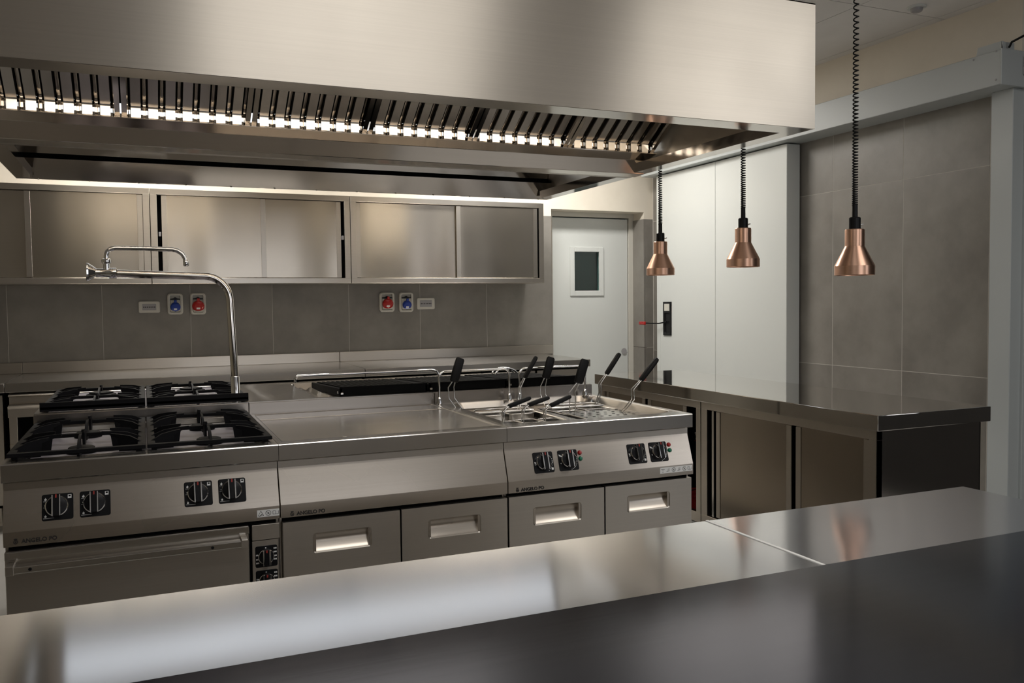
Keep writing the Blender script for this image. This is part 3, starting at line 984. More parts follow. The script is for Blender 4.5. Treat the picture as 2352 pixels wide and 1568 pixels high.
def unit_shell(t, x0, x1):
    g = .0012
    m = MB(); m.box(x0 + g, x1 - g, .035, .842, .12, .838)
    m.build('body', STEEL, t)
    MB().box(x0 + .01, x1 - .01, .028, .034, .13, .70).build('door_gap_shade', VOID, t)  # black sheet painting the shade between and above the doors
    m = MB()
    m.prism([(PT.y, PT.z), (PBm.y, PBm.z), (-.005, .657), (.030, .655), (.08, .70), (.08, .845)], x0 + g, x1 - g, 'x', bev=.0012)
    m.build('control_panel', STEEL_FACE, t)
    m = MB(); m.box(x0 + .02, x1 - .02, .08, .80, 0, .12); m.build('plinth', BLACK, t)
def deck(t, x0, x1, hole=None, r=.04, depth=.03, y1=.845, ins=.006, fill=True, mat=None, matname='worktop'):
    g = .0008
    z = .90
    m = MB()
    if hole:
        hx0, hx1, hy0, hy1 = hole
        n = 7
        f = lambda zz: (lambda a, b_: (a, b_, zz))
        loops = [rloop(hx0, hx1, hy0, hy1, r, f(z), n), rloop(hx0 + .003, hx1 - .003, hy0 + .003, hy1 - .003, r, f(z - .0015), n),
                 rloop(hx0 + ins, hx1 - ins, hy0 + ins, hy1 - ins, r, f(z - depth + .004), n), rloop(hx0 + ins + .005, hx1 - ins - .005, hy0 + ins + .005, hy1 - ins - .005, r, f(z - depth), n)]
        m.plate_hole([(x0 + g, .004, z), (x1 - g, .004, z), (x1 - g, y1, z), (x0 + g, y1, z)], loops, fill)
    else:
        m.face([(x0 + g, .004, z), (x1 - g, .004, z), (x1 - g, y1, z), (x0 + g, y1, z)])
    # rounded nose, front lip and its return
    prof = [(.004, z), (.0015, z - .0012), (0, z - .004), (0, z - .053), (.002, z - .055), (.05, z - .055)]
    A = [m.v((x0 + g, p[0], p[1])) for p in prof]; B = [m.v((x1 - g, p[0], p[1])) for p in prof]
    for i in range(len(prof) - 1):
        m.bm.faces.new((A[i], A[i + 1], B[i + 1], B[i]))
    for xx in (x0 + g, x1 - g):
        m.face([(xx, .004, z), (xx, .0015, z - .0012), (xx, 0, z - .004), (xx, 0, z - .055), (xx, y1, z - .055), (xx, y1, z)])
    m.face([(x0 + g, y1, z), (x1 - g, y1, z), (x1 - g, y1, z - .055), (x0 + g, y1, z - .055)])
    return m.build(matname, mat or STEEL_TOP, t, ang=25)
def cup_door(t, x0, x1, z0, z1, hx0, hx1, hz0, hz1):
    y = 0.0
    m = MB()
    f0 = lambda a, z: (a, y, z)
    def dep(z):
        k = (z - hz0) / (hz1 - hz0)
        return .004 + .030 * min(1.0, k / .58)
    n = 6
    loops = [rloop(hx0, hx1, hz0, hz1, .010, f0, n), rloop(hx0 + .003, hx1 - .003, hz0 + .003, hz1 - .003, .009, lambda a, z: (a, y + .003, z), n)]
    m.plate_hole([(x0, y, z0), (x1, y, z0), (x1, y, z1), (x0, y, z1)], loops, fill=False)
    # folded edges
    for (p, q_) in (((x0, z0), (x1, z0)), ((x1, z0), (x1, z1)), ((x1, z1), (x0, z1)), ((x0, z1), (x0, z0))):
        m.face([(p[0], y, p[1]), (p[0], y + .025, p[1]), (q_[0], y + .025, q_[1]), (q_[0], y, q_[1])])
    d = m.build('door', STEEL, t, ang=25)
    # pressed cup: scooped ramp below, undercut pocket above
    m = MB()
    a0, a1, b0, b1 = hx0 + .003, hx1 - .003, hz0 + .003, hz1 - .003
    hgt = b1 - b0
    prof = [(y + .003, b0), (y + .006, b0 + .003), (y + .012, b0 + .014), (y + .018, b0 + .026), (y + .021, b0 + .034), (y + .0215, b0 + .040), (y + .020, b1 - .010), (y + .015, b1 - .003), (y + .003, b1)]
    A = [m.v((a0, p[0], p[1])) for p in prof]; B = [m.v((a1, p[0], p[1])) for p in prof]
    A2 = [m.v((a0 + .008, p[0] , p[1])) for p in prof]; B2 = [m.v((a1 - .008, p[0], p[1])) for p in prof]
    for i in range(len(prof) - 1):
        m.bm.faces.new((A2[i], B2[i], B2[i + 1], A2[i + 1]))
    m.bm.faces.new(A2); m.bm.faces.new(B2[::-1])
    for (s, e) in ((a0, a0 + .008), (a1 - .008, a1)):
        m.face([(s, y + .003, b0), (e, y + .003, b0), (e, y + .003, b1), (s, y + .003, b1)])
    m.build('cup_handle', STEEL_FACE, d, ang=40)
    return d
def upstand(t, x0, x1, z1=.948):
    MB().box(x0 + .0006, x1 - .0006, .836, .846, .895, z1, bev=.0015).build('upstand', STEEL_UP, t)

I0, I1, I2, I3 = 0.003, .789, 1.597, 2.405
# ---- range cooker
rg = thing('range_cooker', 'steel gas range with four knobs and an oven door, left end of the island', 'cooker', (.39, .42, 0), 'cooking units along the island front')
unit_shell(rg, I0, I1)
deck(rg, I0, I1, (.045, .750, .075, .80), depth=.022)
MB().box(.058, .737, .09, .786, .8785, .8800).build('burner_pan', ENAMEL, rg)
upstand(rg, I0, I1)
for bx in (.200, .592):
    for by in (.255, .620):
        m = MB(); m.lathe([(0, .880), (.046, .880), (.046, .888), (.040, .892), (.040, .898), (.034, .901), (0, .901)], (bx, by, 0), n=24)
        m.build('burner', IRON, rg)
for (px_, tr) in ((.146, 0), (.247, 0), (.541, 0), (.643, 0)):
    knob(rg, panel_mat(px_, .759), turn=tr)
maker_plate(rg, .031, .675)
stickers(rg, .716, .786, .668, .691, ('tri', 'no', 'book'))
# oven door with its long bar handle
m = MB(); m.box(.006, .690, 0, .026, .13, .642, bev=.002)
od = m.build('oven_door', STEEL, rg)
m = MB(); m.box(.006, .690, -.006, 0, .618, .641, bev=.001); m.build('door_ledge', STEEL_BRIGHT, od)
m = MB(); m.prism([(-.048, .607), (-.048, .589), (-.040, .584), (-.016, .590), (-.012, .607)], .030, .662, 'x', bev=.001)
hd = m.build('handle', STEEL_BRIGHT, od)
for c in (.012, .661):
    MB().box(c, c + .022, -.050, 0, .584, .612, bev=.002).build('handle_bracket', STEEL, hd)
for xx in (.075, .575):
    MB().lathe([(0, 0), (.005, 0), (.004, -.002), (0, -.002)], (xx, -.048, .598), axis='y', n=12).build('handle_screw', BLACK, hd)
# oven control strip
m = MB(); m.box(.699, .787, 0, .026, .592, .642, bev=.0015); m.build('filler_panel', STEEL, rg)
m = MB(); m.box(.699, .782, .004, .026, .13, .589, bev=.001); m.build('oven_control_strip', STEEL, rg)
text_obj('lettering', 'OVEN', .005, PRINT_W, rg, Matrix.Translation((.735, .003, .580)) @ Matrix.Rotation(math.pi / 2, 4, 'X')) if False else None
def oven_symbols(pl, mt, w, h):
    m = MB()
    for (a, bs) in ((-.033, (.004, -.010, -.022)), (.023, (.022, .010, -.003, -.014))):
        for bb in bs:
            for i in range(3):
                m.face([(a + .0034 * i, bb, .0026), (a + .0034 * i + .0024, bb, .0026), (a + .0034 * i + .0024, bb + .005, .0026), (a + .0034 * i, bb + .005, .0026)])
    m.face([(-.004, h / 2 - .010, .0026), (.0, h / 2 - .010, .0026), (.0, h / 2 - .005, .0026), (-.004, h / 2 - .005, .0026)])
    m.build('dial_numbers', PRINT_W, pl, mat4=mt, smooth=False)
for zz in (.536, .456):
    mt = front_mat(.743, .004, zz)
    pl = knob(rg, mt, w=.070, h=.070, kind='oven', kr=.026)
    oven_symbols(pl, mt, .07, .07)

# ---- smooth griddle
gd = thing('griddle', 'steel unit with a wide smooth cooking plate, between the gas range and the pasta boiler', 'griddle', (1.19, .42, 0), 'cooking units along the island front')
unit_shell(gd, I1, I2)
deck(gd, I1, I2, (.806, 1.580, .055, .815), depth=.004, r=.012, ins=.002, fill=False)
MB().box(.800, 1.585, .05, .82, .880, .8985).build('cooking_plate', STEEL_TOP, gd)
MB().box(.808, 1.578, .633, .637, .8985, .9005, bev=.001).build('plate_rib', STEEL_BRIGHT, gd)
MB().box(1.012, 1.026, .055, .070, .8984, .9015, bev=.001).build('drain_plug', STEEL_BRIGHT, gd)
upstand(gd, I1, I2)
maker_plate(gd, .822, .671)
cup_door(gd, .797, 1.192, .14, .640, .893, 1.092, .527, .594)
cup_door(gd, 1.198, 1.595, .14, .641, 1.293, 1.492, .527, .594)

# ---- pasta boiler
pb = thing('pasta_boiler', 'steel pasta boiler with red and green pilot lights at the right end of the island', 'boiler', (2.0, .42, 0), 'cooking units along the island front')
unit_shell(pb, I2, I3)
deck(pb, I2, I3, (1.645, 2.375, .07, .815), depth=.032, r=.07, ins=.016, fill=False)
zf = .866
TK = ((1.685, 1.985, .13, .68), (2.035, 2.335, .13, .68))
m = MB()
m.box(1.655, 1.685, .08, .805, zf, zf + .002); m.box(1.985, 2.035, .08, .805, zf, zf + .002); m.box(2.335, 2.365, .08, .805, zf, zf + .002)
for tk in TK:
    m.box(tk[0], tk[1], .08, .13, zf, zf + .002); m.box(tk[0], tk[1], .68, .805, zf, zf + .002)
m.build('basin_floor', STEEL_BRIGHT, pb)
for tk in TK:
    m = MB()
    f = lambda zz: (lambda a, b_: (a, b_, zz))
    loops = [rloop(tk[0] - .002, tk[1] + .002, tk[2] - .002, tk[3] + .002, .04, f(zf + .0035), 6), rloop(tk[0] + .004, tk[1] - .004, tk[2] + .004, tk[3] - .004, .04, f(zf + .001), 6), rloop(tk[0] + .008, tk[1] - .008, tk[2] + .008, tk[3] - .008, .04, f(.70), 6)]
    R = [[m.v(p) for p in l] for l in loops]
    for A, B in zip(R[:-1], R[1:]):
        for i in range(len(A)):
            m.bm.faces.new((A[i], A[(i + 1) % len(A)], B[(i + 1) % len(A)], B[i]))
    m.bm.faces.new(R[-1])
    m.build('tank', STEEL_BRIGHT, pb, ang=40)
# perforated covers beside the tanks
def perforated(x0, x1, y0, y1, z, nx, ny):
    m = MB(); m.box(x0, x1, y0, y1, z - .003, z, bev=.001)
    p = m.build('perforated_plate', STEEL_BRIGHT, pb)
    m = MB()
    for i in range(nx):
        for j in range(ny):
            cx = x0 + (x1 - x0) * (i + .5 + .25 * (j % 2)) / (nx + .25); cy = y0 + (y1 - y0) * (j + .5) / ny
            m.face([(cx + .0075 * math.cos(a * math.pi / 4), cy + .0075 * math.sin(a * math.pi / 4), z + .0003) for a in range(8)])
    m.build('drain_holes', VOID, p, kind='stuff', smooth=False)
perforated(2.05, 2.325, .14, .46, .874, 7, 6)
perforated(1.80, 1.975, .14, .24, .874, 5, 2)
for x0 in (1.702, 2.052):
    m = MB(); m.tube([(x0, .62, .880), (x0 + .02, .64, .884), (x0 + .24, .64, .884), (x0 + .26, .62, .880), (x0 + .26, .58, .880)], .004, 8)
    m.tube([(x0, .56, .880), (x0 + .26, .56, .880)], .004, 8)
    m.build('basket_rest', WIRE, pb)
upstand(pb, I2, I3)
for (px_, kd, tr) in ((1.749, 'water', 0), (1.852, 'heat', 0), (2.153, 'water', 0), (2.252, 'heat', 0)):
    knob(pb, panel_mat(px_, .756), kind=kd, w=.082, h=.078)
for px_ in (1.905, 2.305):
    for (zz, mm) in ((.779, RED_P), (.758, GREEN_P)):
        MB().lathe([(0, 0), (.0088, 0), (.0088, .003), (.006, .007), (0, .008)], n=16).build('pilot_light', mm, pb, mat4=panel_mat(px_, zz), label='red pilot light' if mm == RED_P else 'green pilot light')
maker_plate(pb, 1.629, .670)
stickers(pb, 2.247, 2.398, .672, .695, ('water', 'hand', 'no', 'hand', 'no', 'book'))
cup_door(pb, 1.602, 1.998, .14, .642, 1.699, 1.900, .527, .595)
cup_door(pb, 2.004, 2.398, .14, .643, 2.100, 2.296, .532, .598)
# drip rails: inverted chrome hoops behind each tank
for (x0, x1, zt) in ((1.604, 1.945, 1.047), (1.997, 2.341, 1.045)):
    y = .79
    pts = [(x0, y, .897)] + [(x0, y, zt - .03)] + [(x0 + .03 - .03 * math.cos(a), y, zt - .03 + .03 * math.sin(a)) for a in (math.pi * k / 12 for k in range(1, 6))] + [(x0 + .03, y, zt), (x1 - .03, y, zt)] + [(x1 - .03 + .03 * math.sin(a), y, zt - .03 + .03 * math.cos(a)) for a in (math.pi * k / 12 for k in range(1, 6))] + [(x1, y, zt - .03), (x1, y, .897)]
    m = MB(); m.tube(pts, .0055, 12)
    rl = m.build('drip_rail', CHROME, pb)
    for xx in (x0, x1):
        m = MB(); m.lathe([(0, .898), (.010, .898), (.014, .904), (.012, .916), (.0075, .930), (.0055, .934), (0, .934)], (xx, y, 0), n=16)
        m.build('rail_foot', CHROME, rl)

# ---- pasta baskets
def basket(name_lab, bx, by, bw, bd, wires, grip, gw, gt=.010):
    """wires: list of polylines, grip: (start, end), gw: half width of the grip seen flat"""
    t = thing('pasta_basket', name_lab, 'basket', (bx, by, .75), 'pasta baskets in the boiler')
    m = MB()
    z0, z1 = .745, .868
    loops = [rloop(bx - bw, bx + bw, by - bd, by + bd, .02, lambda a, b_: (a, b_, z1), 5), rloop(bx - bw + .004, bx + bw - .004, by - bd + .004, by + bd - .004, .02, lambda a, b_: (a, b_, z0), 5)]
    R = [[m.v(p) for p in l] for l in loops]
    for i in range(len(R[0])):
        m.bm.faces.new((R[0][i], R[0][(i + 1) % len(R[0])], R[1][(i + 1) % len(R[0])], R[1][i]))
    m.bm.faces.new(R[1])
    m.build('basket_mesh', STEEL_BRIGHT, t)
    m = MB(); m.tube(loops[0], .003, 8, closed=True); m.build('rim', WIRE, t)
    for wpts in wires:
        MB().tube(wpts, .0028, 8).build('wire_handle', WIRE, t)
    a, b_ = Vector(grip[0]), Vector(grip[1])
    d = (b_ - a).normalized()
    side = grip[2] if len(grip) > 2 else Vector((1, 0, 0))
    side = (side - d * side.dot(d)).normalized()
    nrm = d.cross(side)
    m = MB()
    L = (b_ - a).length
    secs = [(0, .72), (.04, .95), (.5, 1.0), (.93, .95), (1.0, .7)]
    rings = []
    for (u, sc) in secs:
        ring = []
        for k in range(16):
            an = 2 * math.pi * k / 16
            ca, sa = math.cos(an), math.sin(an)
            ex = .55
            px_ = math.copysign(abs(ca) ** ex, ca) * gw * sc; py_ = math.copysign(abs(sa) ** ex, sa) * gt * sc
            ring.append(m.v(a + d * (u * L) + side * px_ + nrm * py_))
        rings.append(ring)
    fs = []
    for A, B in zip(rings[:-1], rings[1:]):
        for k in range(16):
            fs.append(m.bm.faces.new((A[k], A[(k + 1) % 16], B[(k + 1) % 16], B[k])))
    fs.append(m.bm.faces.new(rings[0][::-1])); fs.append(m.bm.faces.new(rings[-1]))
    bmesh.ops.recalc_face_normals(m.bm, faces=fs)
    m.build('grip', RUBBER, t, ang=50)
    return t
def up_basket(lab, bx, by, kink, g0, g1, wd, side, gw, gt=.010, low=None):
    ws = []
    for s in (-1, 1):
        o = side * (s * wd)
        k = Vector(kink) + o; g = Vector(g0) + o * .55
        base = Vector((bx, by, .868))
        dirn = (base - k); 
        foot = Vector((kink[0] + (bx - kink[0]) * .35, kink[1] + (by - kink[1]) * .35, .87)) + o
        mid = Vector((kink[0] + .002, kink[1], (kink[2] + .87) / 2 + .01)) + o
        ws.append([tuple(foot), tuple(mid), tuple(k), tuple(g), tuple(g + (Vector(g1) - Vector(g0)) * .25)])
    basket(lab, bx, by, .062, .062, ws, (g0, g1, side), gw, gt)
X_ = Vector((1, 0, 0)); D_ = Vector((.35, -.9, 0)).normalized(); Y_ = Vector((0, 1, 0))
up_basket('pasta basket with its broad black grip upright, leftmost of all', 1.755, .610, (1.622, .68, .985), (1.634, .68, 1.008), (1.668, .68, 1.112), .013, X_, .0205)
up_basket('pasta basket whose slim slanting black grip stands left of a broad upright one', 1.905, .610, (1.957, .70, .965), (1.982, .70, 1.008), (2.043, .70, 1.103), .012, Y_, .014, .008)
up_basket('pasta basket whose broad black grip stands right behind the middle of the boiler', 2.105, .612, (2.092, .74, .958), (2.108, .74, .998), (2.138, .74, 1.096), .013, X_, .0205)
up_basket('pasta basket with a broad black grip leaning right, over the right tank', 2.108, .474, (2.112, .48, .957), (2.142, .48, .995), (2.178, .48, 1.098), .014, X_, .0215)
up_basket('pasta basket at the back right, slim grip slanting in front of the kitchen door', 2.262, .612, (2.316, .60, .976), (2.352, .60, 1.017), (2.422, .60, 1.110), .010, Y_, .014, .009)
up_basket('pasta basket with the rightmost slim slanting grip, before the white sliding door', 2.262, .474, (2.309, .30, .975), (2.350, .30, 1.012), (2.433, .30, 1.102), .010, Y_, .014, .010)
def low_basket(lab, bx, by, g0, g1):
    g0 = Vector(g0); g1 = Vector(g1)
    ws = []
    for s in (-1, 1):
        o = Vector((0, .010 * s, 0))
        ws.append([tuple(Vector((g0.x - .025, by, .868)) + o), tuple(Vector((g0.x - .024, by, .912)) + o), tuple(g0 + Vector((-.014, 0, -.008)) + o * .8), tuple(g0 + o * .6), tuple(g0 + (g1 - g0) * .25 + o * .5)])
    basket(lab, bx, by, .042, .055, ws, (tuple(g0), tuple(g1), Y_), .013, .0085)
low_basket('small pasta basket lying low at the front of the left tank, leftmost of three', 1.735, .30, (1.732, .30, .936), (1.828, .30, .966))
low_basket('small low pasta basket between two others at the front of the boiler', 1.828, .32, (1.828, .32, .934), (1.921, .32, .960))
low_basket('small low pasta basket, rightmost of the three lying at the front', 1.922, .30, (1.917, .30, .927), (2.011, .30, .962))

# ---- cast iron grates
def fin(m, p, q_, zs, th=.0075, flip=False):
    """upright tapering rib from p (frame) to q (towards the burner)"""
    p, q_ = Vector((p[0], p[1])), Vector((q_[0], q_[1]))
    d = (q_ - p); L = d.length; d.normalize(); n_ = Vector((-d.y, d.x)) * th / 2
    zb_, zm, zt_ = zs
    pr = [(0, zm - .018), (0, zm), (.35 * L, zm + (zt_ - zm) * .68), (.72 * L, zt_ - .002), (L, zt_), (L, zt_ - .008), (.78 * L, zt_ - .015), (.73 * L, zb_), (.18 * L, zb_ + .002)]
    A = [m.v((p.x + d.x * s + n_.x, p.y + d.y * s + n_.y, z)) for s, z in pr]
    B = [m.v((p.x + d.x * s - n_.x, p.y + d.y * s - n_.y, z)) for s, z in pr]
    fs = [m.bm.faces.new(A), m.bm.faces.new(B[::-1])]
    for i in range(len(pr)):
        fs.append(m.bm.faces.new((A[i], B[i], B[(i + 1) % len(pr)], A[(i + 1) % len(pr)])))
    bmesh.ops.recalc_face_normals(m.bm, faces=fs)
def grate(x0, x1, y0, y1, zb, zt, lab, skirt=0.0, rb=-.012):
    """pan support: flat frame and cross bar, plus ribs around each of its two burners"""
    t = thing('burner_grate', lab, 'grate', ((x0 + x1) / 2, (y0 + y1) / 2, zb), 'cast iron grates over the burners')
    fw_ = .024
    zf0, zf1 = zb + .008, zb + .020
    m = MB()
    ym = (y0 + y1) / 2
    for (a, b_, c, d) in ((x0, x1, y0, y0 + fw_), (x0, x1, y1 - fw_, y1), (x0, x0 + fw_, y0 + fw_, y1 - fw_), (x1 - fw_, x1, y0 + fw_, y1 - fw_), (x0 + fw_, x1 - fw_, ym - .010, ym + .010)):
        m.box(a, b_, c, d, zf0, zf1, bev=.0015)
    if skirt:
        m.box(x0, x1, y0, y0 + .010, zb + .002, zb + skirt, bev=.001)
    for a in (x0 + .02, x1 - .02):
        for c in (y0 + .02, y1 - .02):
            m.box(a - .008, a + .008, c - .008, c + .008, zb, zf0)
    m.build('frame', IRON, t)
    hw, hd_ = (x1 - x0) / 2, (ym - y0) / 2
    for cy in (y0 + hd_, ym + hd_):
        cx = (x0 + x1) / 2
        for sx in (-1, 1):
            for (ys_, ye, le) in ((.120, .078, .082), (.012, .010, .058), (-.105, -.060, .088)):
                m = MB(); fin(m, (cx + sx * (hw - .012), cy + ys_), (cx + sx * le, cy + ye), (zb + rb, zf1, zt)); m.build('rib', IRON, t)
        for sy in (-1, 1):
            m = MB(); fin(m, (cx, cy + sy * (hd_ - .008)), (cx, cy + sy * .050), (zb + rb, zf1, zt + .004)); m.build('rib', IRON, t)
    return t
grate(.012, .3925, .052, .812, .901, .946, 'left black grate on the near gas range')
grate(.3965, .777, .052, .812, .901, .946, 'right black grate on the near gas range, beside the smooth plate')

# ---- far row of the island (back to back with the near row, its deck a little higher)
FZ = .950
def far_body(t, x0, x1, hole=None):
    MB().box(x0 + .001, x1 - .001, .852, 1.66, .12, .90).build('body', STEEL, t)
    MB().box(x0 + .02, x1 - .02, .90, 1.62, 0, .12).build('plinth', BLACK, t)
    m = MB()
    g = .0008
    y0, y1 = .848, 1.69
    if hole:
        f = lambda zz: (lambda a, b_: (a, b_, zz))
        hx0, hx1, hy0, hy1 = hole
        loops = [rloop(hx0, hx1, hy0, hy1, .02, f(FZ), 5), rloop(hx0 + .003, hx1 - .003, hy0 + .003, hy1 - .003, .02, f(FZ - .0015), 5), rloop(hx0 + .02, hx1 - .02, hy0 + .02, hy1 - .02, .02, f(FZ - .035), 5)]
        m.plate_hole([(x0 + g, y0, FZ), (x1 - g, y0, FZ), (x1 - g, y1, FZ), (x0 + g, y1, FZ)], loops)
    else:
        m.face([(x0 + g, y0, FZ), (x1 - g, y0, FZ), (x1 - g, y1, FZ), (x0 + g, y1, FZ)])
    for (p, q_) in (((x0 + g, y0), (x1 - g, y0)), ((x1 - g, y0), (x1 - g, y1)), ((x1 - g, y1), (x0 + g, y1)), ((x0 + g, y1), (x0 + g, y0))):
        m.face([(*p, FZ), (*p, FZ - .052), (*q_, FZ - .052), (*q_, FZ)])
    m.build('worktop', STEEL_TOP, t, ang=25)
fr_ = thing('range_cooker', 'second gas range, backing onto the near one, with its own black grates', 'cooker', (.39, 1.3, 0), 'far row of cooking units')
far_body(fr_, I0, I1)
MB().box(.05, .745, .90, 1.64, FZ, FZ + .002).build('burner_pan', ENAMEL, fr_)
for bx in (.212, .595):
    for by in (1.07, 1.46):
        m = MB(); m.lathe([(0, FZ + .001), (.062, FZ + .001), (.062, FZ + .008), (.05, FZ + .012), (.05, FZ + .018), (0, FZ + .02)], (bx, by, 0), n=24)
        m.build('burner', IRON, fr_)
grate(.022, .394, .868, 1.655, FZ + .002, FZ + .040, 'left black grate on the far gas range', skirt=.036, rb=.002)
grate(.400, .792, .868, 1.655, FZ + .002, FZ + .040, 'right black grate on the far gas range, behind the tall tap', skirt=.036, rb=.002)
cg = thing('charcoal_grill', 'steel grill unit with a sunken tray, behind the smooth plate and the pasta boiler', 'grill', (1.6, 1.3, 0), 'far row of cooking units')
far_body(cg, I1, I3, (1.075, 2.38, .90, 1.62))
m = MB()
for i in range(26):
    xx = 1.10 + .05 * i
    m.prism([(xx, FZ - .035), (xx + .045, FZ - .035), (xx + .0225, FZ - .018)], .93, 1.59, 'y')
m.build('drip_tray', STEEL_BRIGHT, cg, smooth=False)
m = MB(); m.tube([(1.10, 1.60, .955), (1.10, 1.60, .975), (1.115, 1.60, .990), (1.83, 1.60, .990), (1.86, 1.60, .984), (1.875, 1.60, .955)], .0065, 10)
m.build('guard_rail', CHROME, cg)
m = MB()
for k in (0, .05):
    m.tube([(2.17 + .06 - .065 * math.cos(a), 1.5 + k, .955 + .035 * math.sin(a)) for a in (math.pi * i / 12 for i in range(13))], .005, 8)
m.build('tray_handle', CHROME, cg)
def slope(m):
    for vv in m.bm.verts:
        vv.co.z -= max(0.0, vv.co.y - .884) * .043
for (x0, x1, lab) in ((1.176, 1.576, 'leftmost black grill grate, its end over the bright drip tray'), (1.584, 1.968, 'middle black grill grate behind the pasta boiler'), (1.976, 2.362, 'rightmost black grill grate, nearest the pass counter')):
    t = thing('grill_grate', lab, 'grate', ((x0 + x1) / 2, 1.2, FZ), 'black grates on the grill')
    m = MB()
    y0, y1 = .872, 1.56
    z0, z1 = FZ + .002, FZ + .042
    m.box(x0, x1, y0, y0 + .012, z0, z1, bev=.002); m.box(x0, x1, y1 - .012, y1, z0, z1 - .008, bev=.002)
    m.box(x0, x0 + .012, y0, y1, z0, z1 - .006, bev=.002); m.box(x1 - .012, x1, y0, y1, z0, z1 - .006, bev=.002)
    slope(m)
    m.build('frame', IRON_DULL, t)
    nb = 15
    for i in range(nb):
        xx = x0 + .02 + (x1 - x0 - .04) * (i + .5) / nb
        m = MB(); m.prism([(xx - .008, z0 + .012), (xx + .008, z0 + .012), (xx + .005, z1 - .004), (xx - .005, z1 - .004)], y0 + .012, y1 - .012, 'y')
        slope(m)
        m.build('grill_bar', IRON_DULL, t)
    m = MB(); m.box(x0 - .006, x0 + .004, y0 + .02, y0 + .035, z0 + .008, z0 + .02, bev=.002); m.box(x0 + .002, x0 + .016, y0 - .004, y0, z0 + .006, z0 + .016, bev=.002)
    m.build('grate_lug', STEEL_BRIGHT, t)

# ---- tall tap over the burners
tp = thing('pot_filler_tap', 'tall chrome tap standing between the burners, its spout folded back', 'tap', (.748, .95, FZ))
MB().lathe([(0, FZ + .001), (.0195, FZ + .001), (.0195, FZ + .010), (.0185, FZ + .014), (.0185, FZ + .10), (.0165, FZ + .104), (0, FZ + .104)], (.748, .95, 0), n=28).build('base_sleeve', CHROME, tp)
R_ = .10
pts = [(.748, .95, FZ + .10), (.742, .95, 1.20), (.735, .95, 1.375)]
cx, cz = .735 - R_, 1.375
pts += [(cx + R_ * math.cos(a), .95, cz + R_ * math.sin(a) * 1.02) for a in (math.pi / 2 * k / 10 for k in range(1, 10))]
pts += [(cx, .95, cz + R_ * 1.02), (.45, .95, 1.482), (.30, .95, 1.487)]
m = MB(); m.tube(pts, .0158, 20); m.build('column', STEEL_MIRROR, tp, ang=60)
m = MB(); m.lathe([(0, 0), (.0175, 0), (.0175, .045), (.021, .050), (.021, .075), (.013, .080), (.013, .088), (0, .088)], (.228, .95, 1.489), axis='x', n=24)
m.lathe([(0, 1.495), (.013, 1.495), (.012, 1.525), (.017, 1.528), (.0185, 1.536), (.017, 1.544), (.010, 1.548), (0, 1.548)], (.268, .95, 0), n=20)
m.build('mixer_body', CHROME, tp)
# three-lobed knob
m = MB()
rings = []
for (hx, rr) in ((.236, .010), (.226, .019), (.203, .035), (.197, .036), (.194, .030)):
    ring = []
    for k in range(36):
        a = 2 * math.pi * k / 36
        rad = rr * (1 + .10 * math.cos(3 * a))
        ring.append(m.v((hx, .95 + rad * math.cos(a), 1.492 + rad * math.sin(a))))
    rings.append(ring)
for A, B in zip(rings[:-1], rings[1:]):
    for k in range(36):
        m.bm.faces.new((A[k], A[(k + 1) % 36], B[(k + 1) % 36], B[k]))
m.bm.faces.new(rings[-1]); m.bm.faces.new(rings[0][::-1])
bmesh.ops.recalc_face_normals(m.bm, faces=m.bm.faces[:])
m.build('tap_knob', CHROME, tp)
sp = [(.268, .95, 1.545), (.268, .95, 1.557), (.272, .95, 1.572), (.283, .95, 1.584), (.300, .95, 1.589), (.40, .95, 1.589), (.515, .95, 1.586), (.535, .95, 1.581), (.552, .95, 1.569), (.562, .95, 1.553), (.565, .95, 1.540)]
m = MB(); m.tube(sp, .0095, 16)
s_ = m.build('spout', CHROME, tp, ang=60)
m = MB(); m.lathe([(0, 1.518), (.009, 1.518), (.0115, 1.523), (.0115, 1.538), (.009, 1.542), (0, 1.542)], (.566, .95, 0), n=20)
m.build('aerator', CHROME, s_)

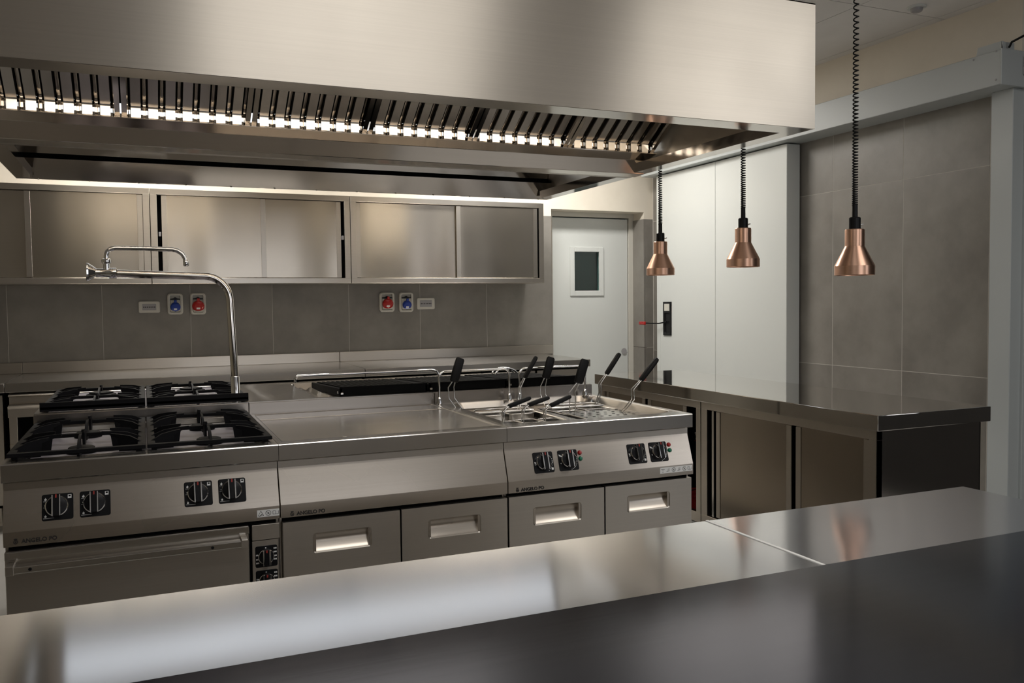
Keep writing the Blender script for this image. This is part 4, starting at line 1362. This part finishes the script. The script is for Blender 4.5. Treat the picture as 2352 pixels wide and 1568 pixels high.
# ================================================================== PASS COUNTER ON THE RIGHT
PX0, PX1, PY0, PY1 = 2.983, 3.608, -.391, 1.862
tag(MB().box(PX0, PX1, PY0, PY1, .838, .90, bev=.003, seg=2).build('pass_worktop', STEEL_PASS), 'long steel worktop under the three copper lamps', 'worktop')
def pass_cabinet(y0, y1, name_lab, doors, inner_y, z_low=.20):
    t = thing('pass_cabinet', name_lab, 'cabinet', (3.3, (y0 + y1) / 2, 0), 'cabinets under the pass worktop')
    xf = 3.008
    m = MB()
    m.box(xf, 3.585, y0, y0 + .002, z_low, .836); m.box(xf, 3.585, y1 - .002, y1, z_low, .836)
    m.box(3.58, 3.585, y0, y1, z_low, .836); m.box(xf, 3.585, y0, y1, z_low, z_low + .004)
    m.build('carcass', STEEL_SIDE, t)
    m = MB()
    m.box(xf, xf + .03, y0, y1, .798, .836, bev=.001); m.box(xf, xf + .03, y0, y1, z_low, z_low + .055, bev=.001)
    m.box(xf, xf + .03, y0, y0 + .040, z_low + .055, .798, bev=.001); m.box(xf, xf + .03, y1 - .050, y1, z_low + .055, .798, bev=.001)
    m.build('face_frame', STEEL, t)
    m = MB(); m.box(3.55, 3.575, y0 + .01, y1 - .01, z_low + .01, .83); m.build('interior_shade', VOID, t)  # black back sheet paints the dark of the open cabinet
    for (a, b_, dx) in doors:
        d = MB(); d.box(xf + dx, xf + dx + .016, a, b_, z_low + .058, .795, bev=.0012)
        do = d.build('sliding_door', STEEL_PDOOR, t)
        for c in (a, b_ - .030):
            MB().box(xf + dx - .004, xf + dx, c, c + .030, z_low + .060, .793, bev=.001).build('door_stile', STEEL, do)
    for yy in (y0 + .06, y1 - .06):
        for xx in (3.05, 3.54):
            MB().lathe([(.0, 0), (.024, 0), (.02, .02), (.02, z_low), (0, z_low)], (xx, yy, 0), n=12).build('leg', STEEL, t)
    return t
pc1 = pass_cabinet(-.362, .782, 'near cabinet under the pass worktop, with two dark brown looking sliding doors', ((.128, .668, .012), (-.318, .098, .012)), None)
m = MB(); m.box(3.014, 3.020, .684, .700, .258, .795); m.build('door_runner', STEEL_BRIGHT, pc1)
pc2 = pass_cabinet(.786, 1.845, 'far cabinet under the pass worktop, behind the end of the island, standing half open', ((.925, 1.30, .012), (1.345, 1.79, .022)), None)
# things inside the open cabinet
vt = thing('water_valve', 'small chrome water valve in the dark gap right of the pasta boiler', 'valve', (3.12, .965, .62))
m = MB(); m.lathe([(0, .0), (.024, .0), (.030, .012), (.026, .034), (.014, .040), (.014, .07), (0, .07)], (3.085, .962, .626), axis='x', n=18); m.build('valve_wheel', CHROME, vt)
m = MB(); m.tube([(3.15, .962, .626), (3.17, .962, .626), (3.19, .962, .646), (3.19, .962, .70)], .011, 12); m.lathe([(0, .665), (.016, .665), (.016, .70), (0, .70)], (3.10, .945, 0), n=14); m.build('valve_pipe', CHROME, vt)
rb = thing('red_bucket', 'red item at the bottom of the open cabinet beside the island', 'bucket', (3.2, 1.08, .205))
m = MB(); m.lathe([(.085, .206), (.105, .29), (.108, .29), (.109, .282), (.102, .282), (.083, .212), (0, .212), (0, .206)], (3.2, 1.08, 0), n=28); m.build('pail', RED_P, rb)
m = MB(); m.tube([(3.2 + .107 * math.cos(a), 1.08, .284 + .02 * math.sin(a)) for a in (math.pi * k / 12 for k in range(13))], .003, 6); m.build('bail_handle', WIRE, rb)

# ================================================================== NEAR WORKTOPS AND THE DARK BAR
def near_top(x0, x1, lab, name='near_worktop'):
    t = thing(name, lab, 'worktop', ((x0 + x1) / 2, -1.9, .84), 'worktops in front of the camera')
    MB().box(x0, x1, -2.30, -1.405, .845, .90, bev=.003, seg=2).build('slab', STEEL_NEAR, t)
    return t
n1 = near_top(-1.6, 1.443, 'long bright steel worktop in the foreground, left of the white joint')
n2 = near_top(1.449, 2.188, 'short steel worktop in the foreground, right of the white joint')
MB().box(1.4425, 1.4495, -2.29, -1.407, .85, .9012, bev=.0006).build('joint_strip', SILICONE, n1, label='white sealing strip')
def near_base(x0, x1, lab):
    t = thing('near_base_unit', lab, 'cabinet', ((x0 + x1) / 2, -1.85, 0), 'cabinets below the near worktops')
    MB().box(x0, x1, -2.26, -1.45, .12, .843).build('carcass', STEEL, t)
    n = max(1, round((x1 - x0) / .75))
    for i in range(n):
        wd = (x1 - x0) / n
        MB().box(x0 + wd * i + .004, x0 + wd * (i + 1) - .004, -1.448, -1.428, .14, .835, bev=.002).build('door', STEEL, t)
    MB().box(x0 + .02, x1 - .02, -2.2, -1.5, 0, .12).build('plinth', BLACK, t)
near_base(-1.58, 1.440, 'steel cabinet under the long near worktop')
near_base(1.452, 2.17, 'steel cabinet under the short near worktop')
br = thing('bar_counter', 'dark raised bar top across the bottom right of the photo', 'counter', (.6, -2.6, 0))
MB().box(-1.8, 2.6, -3.05, -2.226, 1.06, 1.10, bev=.002, seg=2).build('bar_top', BAR_MAT, br)
MB().box(-1.7, 2.5, -2.42, -2.32, 0, 1.06).build('bar_wall', HALL, br)
